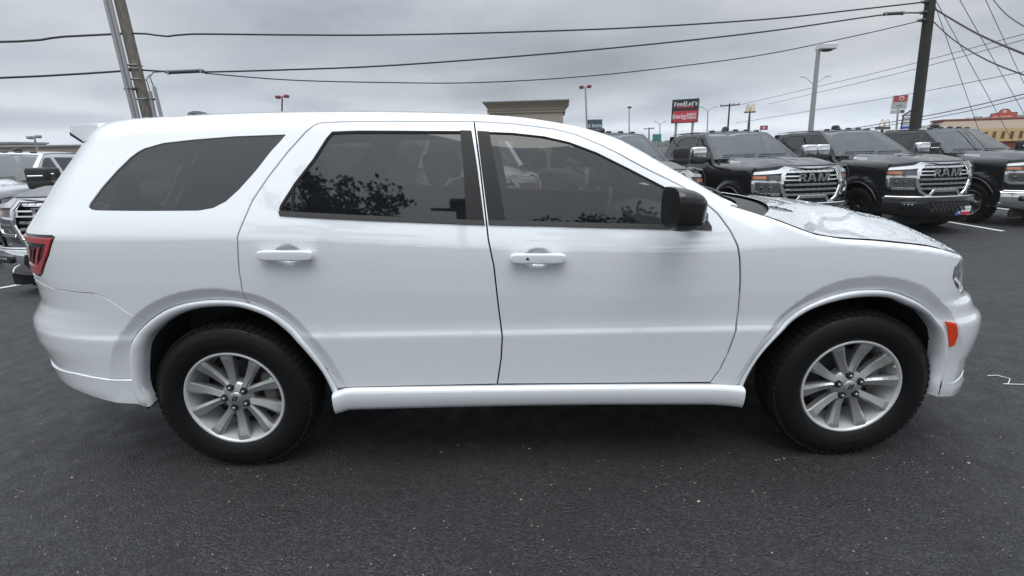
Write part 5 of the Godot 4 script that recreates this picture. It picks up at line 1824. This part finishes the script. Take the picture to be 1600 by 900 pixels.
func buildings(dark_metal: Material) -> void:
	var stucco := paint(Color(0.36, 0.295, 0.22), 0.9)
	stucco.albedo_texture = noise_tex(256, 0.04, 71, [[0.0, Color(0.82, 0.81, 0.8)], [1.0, Color(1, 1, 1)]], 5)
	stucco.uv1_triplanar = true
	stucco.uv1_scale = Vector3(0.4, 0.4, 0.4)
	var stucco2 := stucco.duplicate()
	stucco2.albedo_color = Color(0.46, 0.39, 0.31).linear_to_srgb()
	var cap := paint(Color(0.23, 0.25, 0.24), 0.5)
	# tan shop tower with a flared cornice
	var t := thing("shop_building", "tan stucco shop tower with a flared cornice above the SUV's roof", "building", Vector3(1.9, LOW, -55.5), deg_to_rad(-6.0))
	var rings := []
	for q in [[0.0, 3.88], [5.28, 3.88], [5.30, 4.05], [5.42, 4.08], [5.44, 3.98], [5.56, 4.12], [5.62, 4.14]]:
		rings.append(ring_at(Vector3(0, q[0], 0), q[1], q[1] * .9))
	part("wall", loft(rings, true, true, false), stucco2, t)
	rings = []
	for q in [[5.63, 4.0], [5.70, 4.02], [5.85, 4.10], [6.05, 4.24], [6.22, 4.40], [6.34, 4.46]]:
		rings.append(ring_at(Vector3(0, q[0], 0), q[1], q[1] * .9))
	part("cornice", loft(rings, true, true, false), stucco, t)
	part("coping", cbox(Vector3(9.04, .13, 8.2), .02, Vector3(0, 6.41, 0)), cap, t)
	part("door", cbox(Vector3(2.6, 2.6, .1), .02, Vector3(0, 1.3, 3.55)), mat.gloss_black, t)
	# low flat-roofed buildings at the far left
	for b in [["low tan building with a flat roof behind the silver truck's cab", Vector3(-54.0, LOW, -61.0), Vector3(14.0, 3.0, 8.0)], ["beige building corner with a dark eave at the left edge", Vector3(-63.5, LOW, -59.0), Vector3(10.0, 3.45, 6.0)]]:
		var o := thing("shop_building", b[0], "building", b[1], deg_to_rad(12.0), "low buildings at the far left")
		part("wall", cbox(b[2], .05, Vector3(0, b[2].y / 2, 0)), stucco, o)
		part("roof_edge", cbox(Vector3(b[2].x + .4, .22, b[2].z + .4), .03, Vector3(0, b[2].y + .02, 0)), cap, o)
		for i in 4:
			part("window", cbox(Vector3(1.6, 1.4, .08), .02, Vector3(-4.0 + i * 2.6, 1.4, b[2].z / 2 + .02)), mat.gloss_black, o)
	# restaurant with a slatted cream fascia at the right edge
	var cream := paint(Color(0.56, 0.40, 0.19), 0.7)
	var brick := paint(Color(0.26, 0.065, 0.045), 0.8)
	var brown := paint(Color(0.14, 0.07, 0.035), 0.8)
	var r := thing("restaurant_building", "red-walled restaurant with a cream slatted fascia at the right edge", "building", Vector3(42.5, LOW, -40.0), deg_to_rad(-24.0))
	part("wall", cbox(Vector3(13.0, 1.9, 6.0), .03, Vector3(0, .95, 0)), brick, r)
	part("fascia", cbox(Vector3(13.4, .95, .2), .02, Vector3(0, 2.0, 3.12)), cream, r)
	for i in 24:
		part("slot", cbox(Vector3(.22, .55, .06), .01, Vector3(-6.2 + i * .54, 2.02, 3.21)), brown, r)
	var roof := []
	roof.append(ring_at(Vector3(0, 2.50, 0), 6.6, 3.2))
	roof.append(ring_at(Vector3(0, 3.25, -.8), 5.6, 1.4))
	part("roof", loft(roof, true, true, false), paint(Color(.22, .175, .13), .9), r)
	part("roof_edge", cbox(Vector3(11.6, .16, 3.0), .02, Vector3(0, 3.33, -.8)), paint(Color(.20, .05, .045), .7), r)


func far_hill() -> void:
	var green := paint(Color(0.085, 0.115, 0.085), 0.95)
	var rings := []
	var pts := [[-260, 1.0], [200, 1.0], [260, 4.0], [300, 8.0], [330, 12.0], [360, 16.5], [392, 19.0], [450, 21.0], [560, 22.0], [700, 14.0]]
	for p in pts:
		rings.append(PackedVector3Array([Vector3(p[0], -2, -380.0), Vector3(p[0] * 1.02, p[1] * .7 - 1.0, -395.0), Vector3(p[0] * 1.05, p[1] - 1.5, -415.0), Vector3(p[0] * 1.2, -2, -480.0)]))
	var hill := part("hill", loft(rings, false, false), green, self)
	tag(hill, "wooded hill on the far right horizon", "", "", "structure")
	var mm := MultiMesh.new()
	mm.transform_format = MultiMesh.TRANSFORM_3D
	mm.use_colors = true
	mm.mesh = crown_clump(51).mesh()
	var n := 1500
	mm.instance_count = n
	var top := Crv.new([200, 260, 300, 330, 360, 392, 450, 560, 700], [1, 4, 8, 12, 16.5, 19, 21, 22, 14])
	for i in n:
		var x := rng.randf_range(240, 520) if i < 700 else rng.randf_range(-460, 250)
		var k := rng.randf()
		var y := top.at(x / 1.03) * lerpf(.45, 1.0, k) - 2.0
		var s := rng.randf_range(2.2, 4.6)
		if i >= 700:
			y = rng.randf_range(-0.5, 2.0)
		mm.set_instance_transform(i, Transform3D(Basis(Vector3.UP, rng.randf() * TAU).scaled(Vector3(s, s * .9, s)), Vector3(x, y, lerpf(-384, -412, k))))
		var g := rng.randf_range(.06, .12)
		mm.set_instance_color(i, Color(g * .8, g * 1.1, g * .75))
	var gm := grey(1.0, 0.95)
	gm.vertex_color_use_as_albedo = true
	var mi := MultiMeshInstance3D.new()
	mi.name = "forest"
	mi.multimesh = mm
	mi.material_override = gm
	add_child(mi)
	tag(mi, "dense green woods along the horizon and over the far hill", "woods", "", "stuff")


func crown_clump(seed_: int) -> Hull:
	var r := RandomNumberGenerator.new()
	r.seed = seed_
	var s := Hull.new()
	for i in 120:
		var d := Vector3(r.randfn(), r.randfn(), r.randfn()).normalized()
		var c := d * r.randf_range(.7, 1.0)
		var a := d.cross(Vector3(r.randfn(), r.randfn(), r.randfn())).normalized() * r.randf_range(.18, .32)
		var b := d.cross(a).normalized() * r.randf_range(.18, .32) + d * r.randf_range(-.1, .1)
		s.tri(c - a - b, c + a - b * .6, c + b, d, d, d)
		s.tri(c + a, c - b, c - a + b * .5, d, d, d)
	return s


# a broadleaf tree: tapered trunk, forking limbs, leaves in clumps round the twig ends
func tree(label: String, foot: Vector3, height: float, spread: float, seed_: int) -> void:
	var r := RandomNumberGenerator.new()
	r.seed = seed_
	var t := thing("tree", label, "tree", foot, 0.0, "trees behind the camera")
	var bark := wood_material(0.10, 80)
	part("trunk", tube([Vector3.ZERO, Vector3(.05, height * .3, 0), Vector3(-.04, height * .6, .05), Vector3(.0, height * .9, 0)], [.17, .13, .09, .02], 12), bark, t)
	var limbs := Hull.new()
	var ends := []
	for i in 26:
		var h := height * r.randf_range(.42, .95)
		var an := i * 2.4 + r.randf() * .6
		var out := spread * r.randf_range(.55, 1.05) * sqrt(maxf(.05, 1.0 - pow((h / height - .62) / .42, 2.0)))
		var base := Vector3(0, h - out * .45, 0)
		var tip := Vector3(cos(an) * out, h, sin(an) * out)
		limbs.join(tube([base, base.lerp(tip, .5) + Vector3(0, .12, 0), tip], [.045, .028, .008], 6))
		for k in 5:
			ends.append(base.lerp(tip, lerpf(.45, 1.08, k / 4.0)) + Vector3(r.randfn(), r.randfn() * .6, r.randfn()) * .16)
	ends.append(Vector3(0, height * .97, 0))
	ends.append(Vector3(0, height, 0))
	part("limbs", limbs, bark, t)
	# leaves: pointed blades in drooping sprays, each spray thick enough to hide the sky behind it
	var crown := Hull.new()
	for e in ends:
		for k in 58:
			var p: Vector3 = e + Vector3(r.randfn() * .17, r.randfn() * .075, r.randfn() * .17)
			var b := Basis(Vector3(r.randfn(), r.randfn() + .5, r.randfn()).normalized(), r.randf() * TAU).scaled(Vector3.ONE * r.randf_range(.11, .19))
			var q := Transform3D(b, p)
			var n := (b * Vector3.UP).normalized()
			var a := q * Vector3(-.5, 0, 0)
			var c := q * Vector3(.5, .06, 0)
			crown.tri(a, q * Vector3(.0, .0, -.30), c, n, n, n)
			crown.tri(a, c, q * Vector3(.0, .0, .30), n, n, n)
	var lm := paint(Color(.040, .075, .026), .6)
	lm.backlight_enabled = true
	lm.backlight = Color(.06, .10, .03)
	part("crown", crown, lm, t)
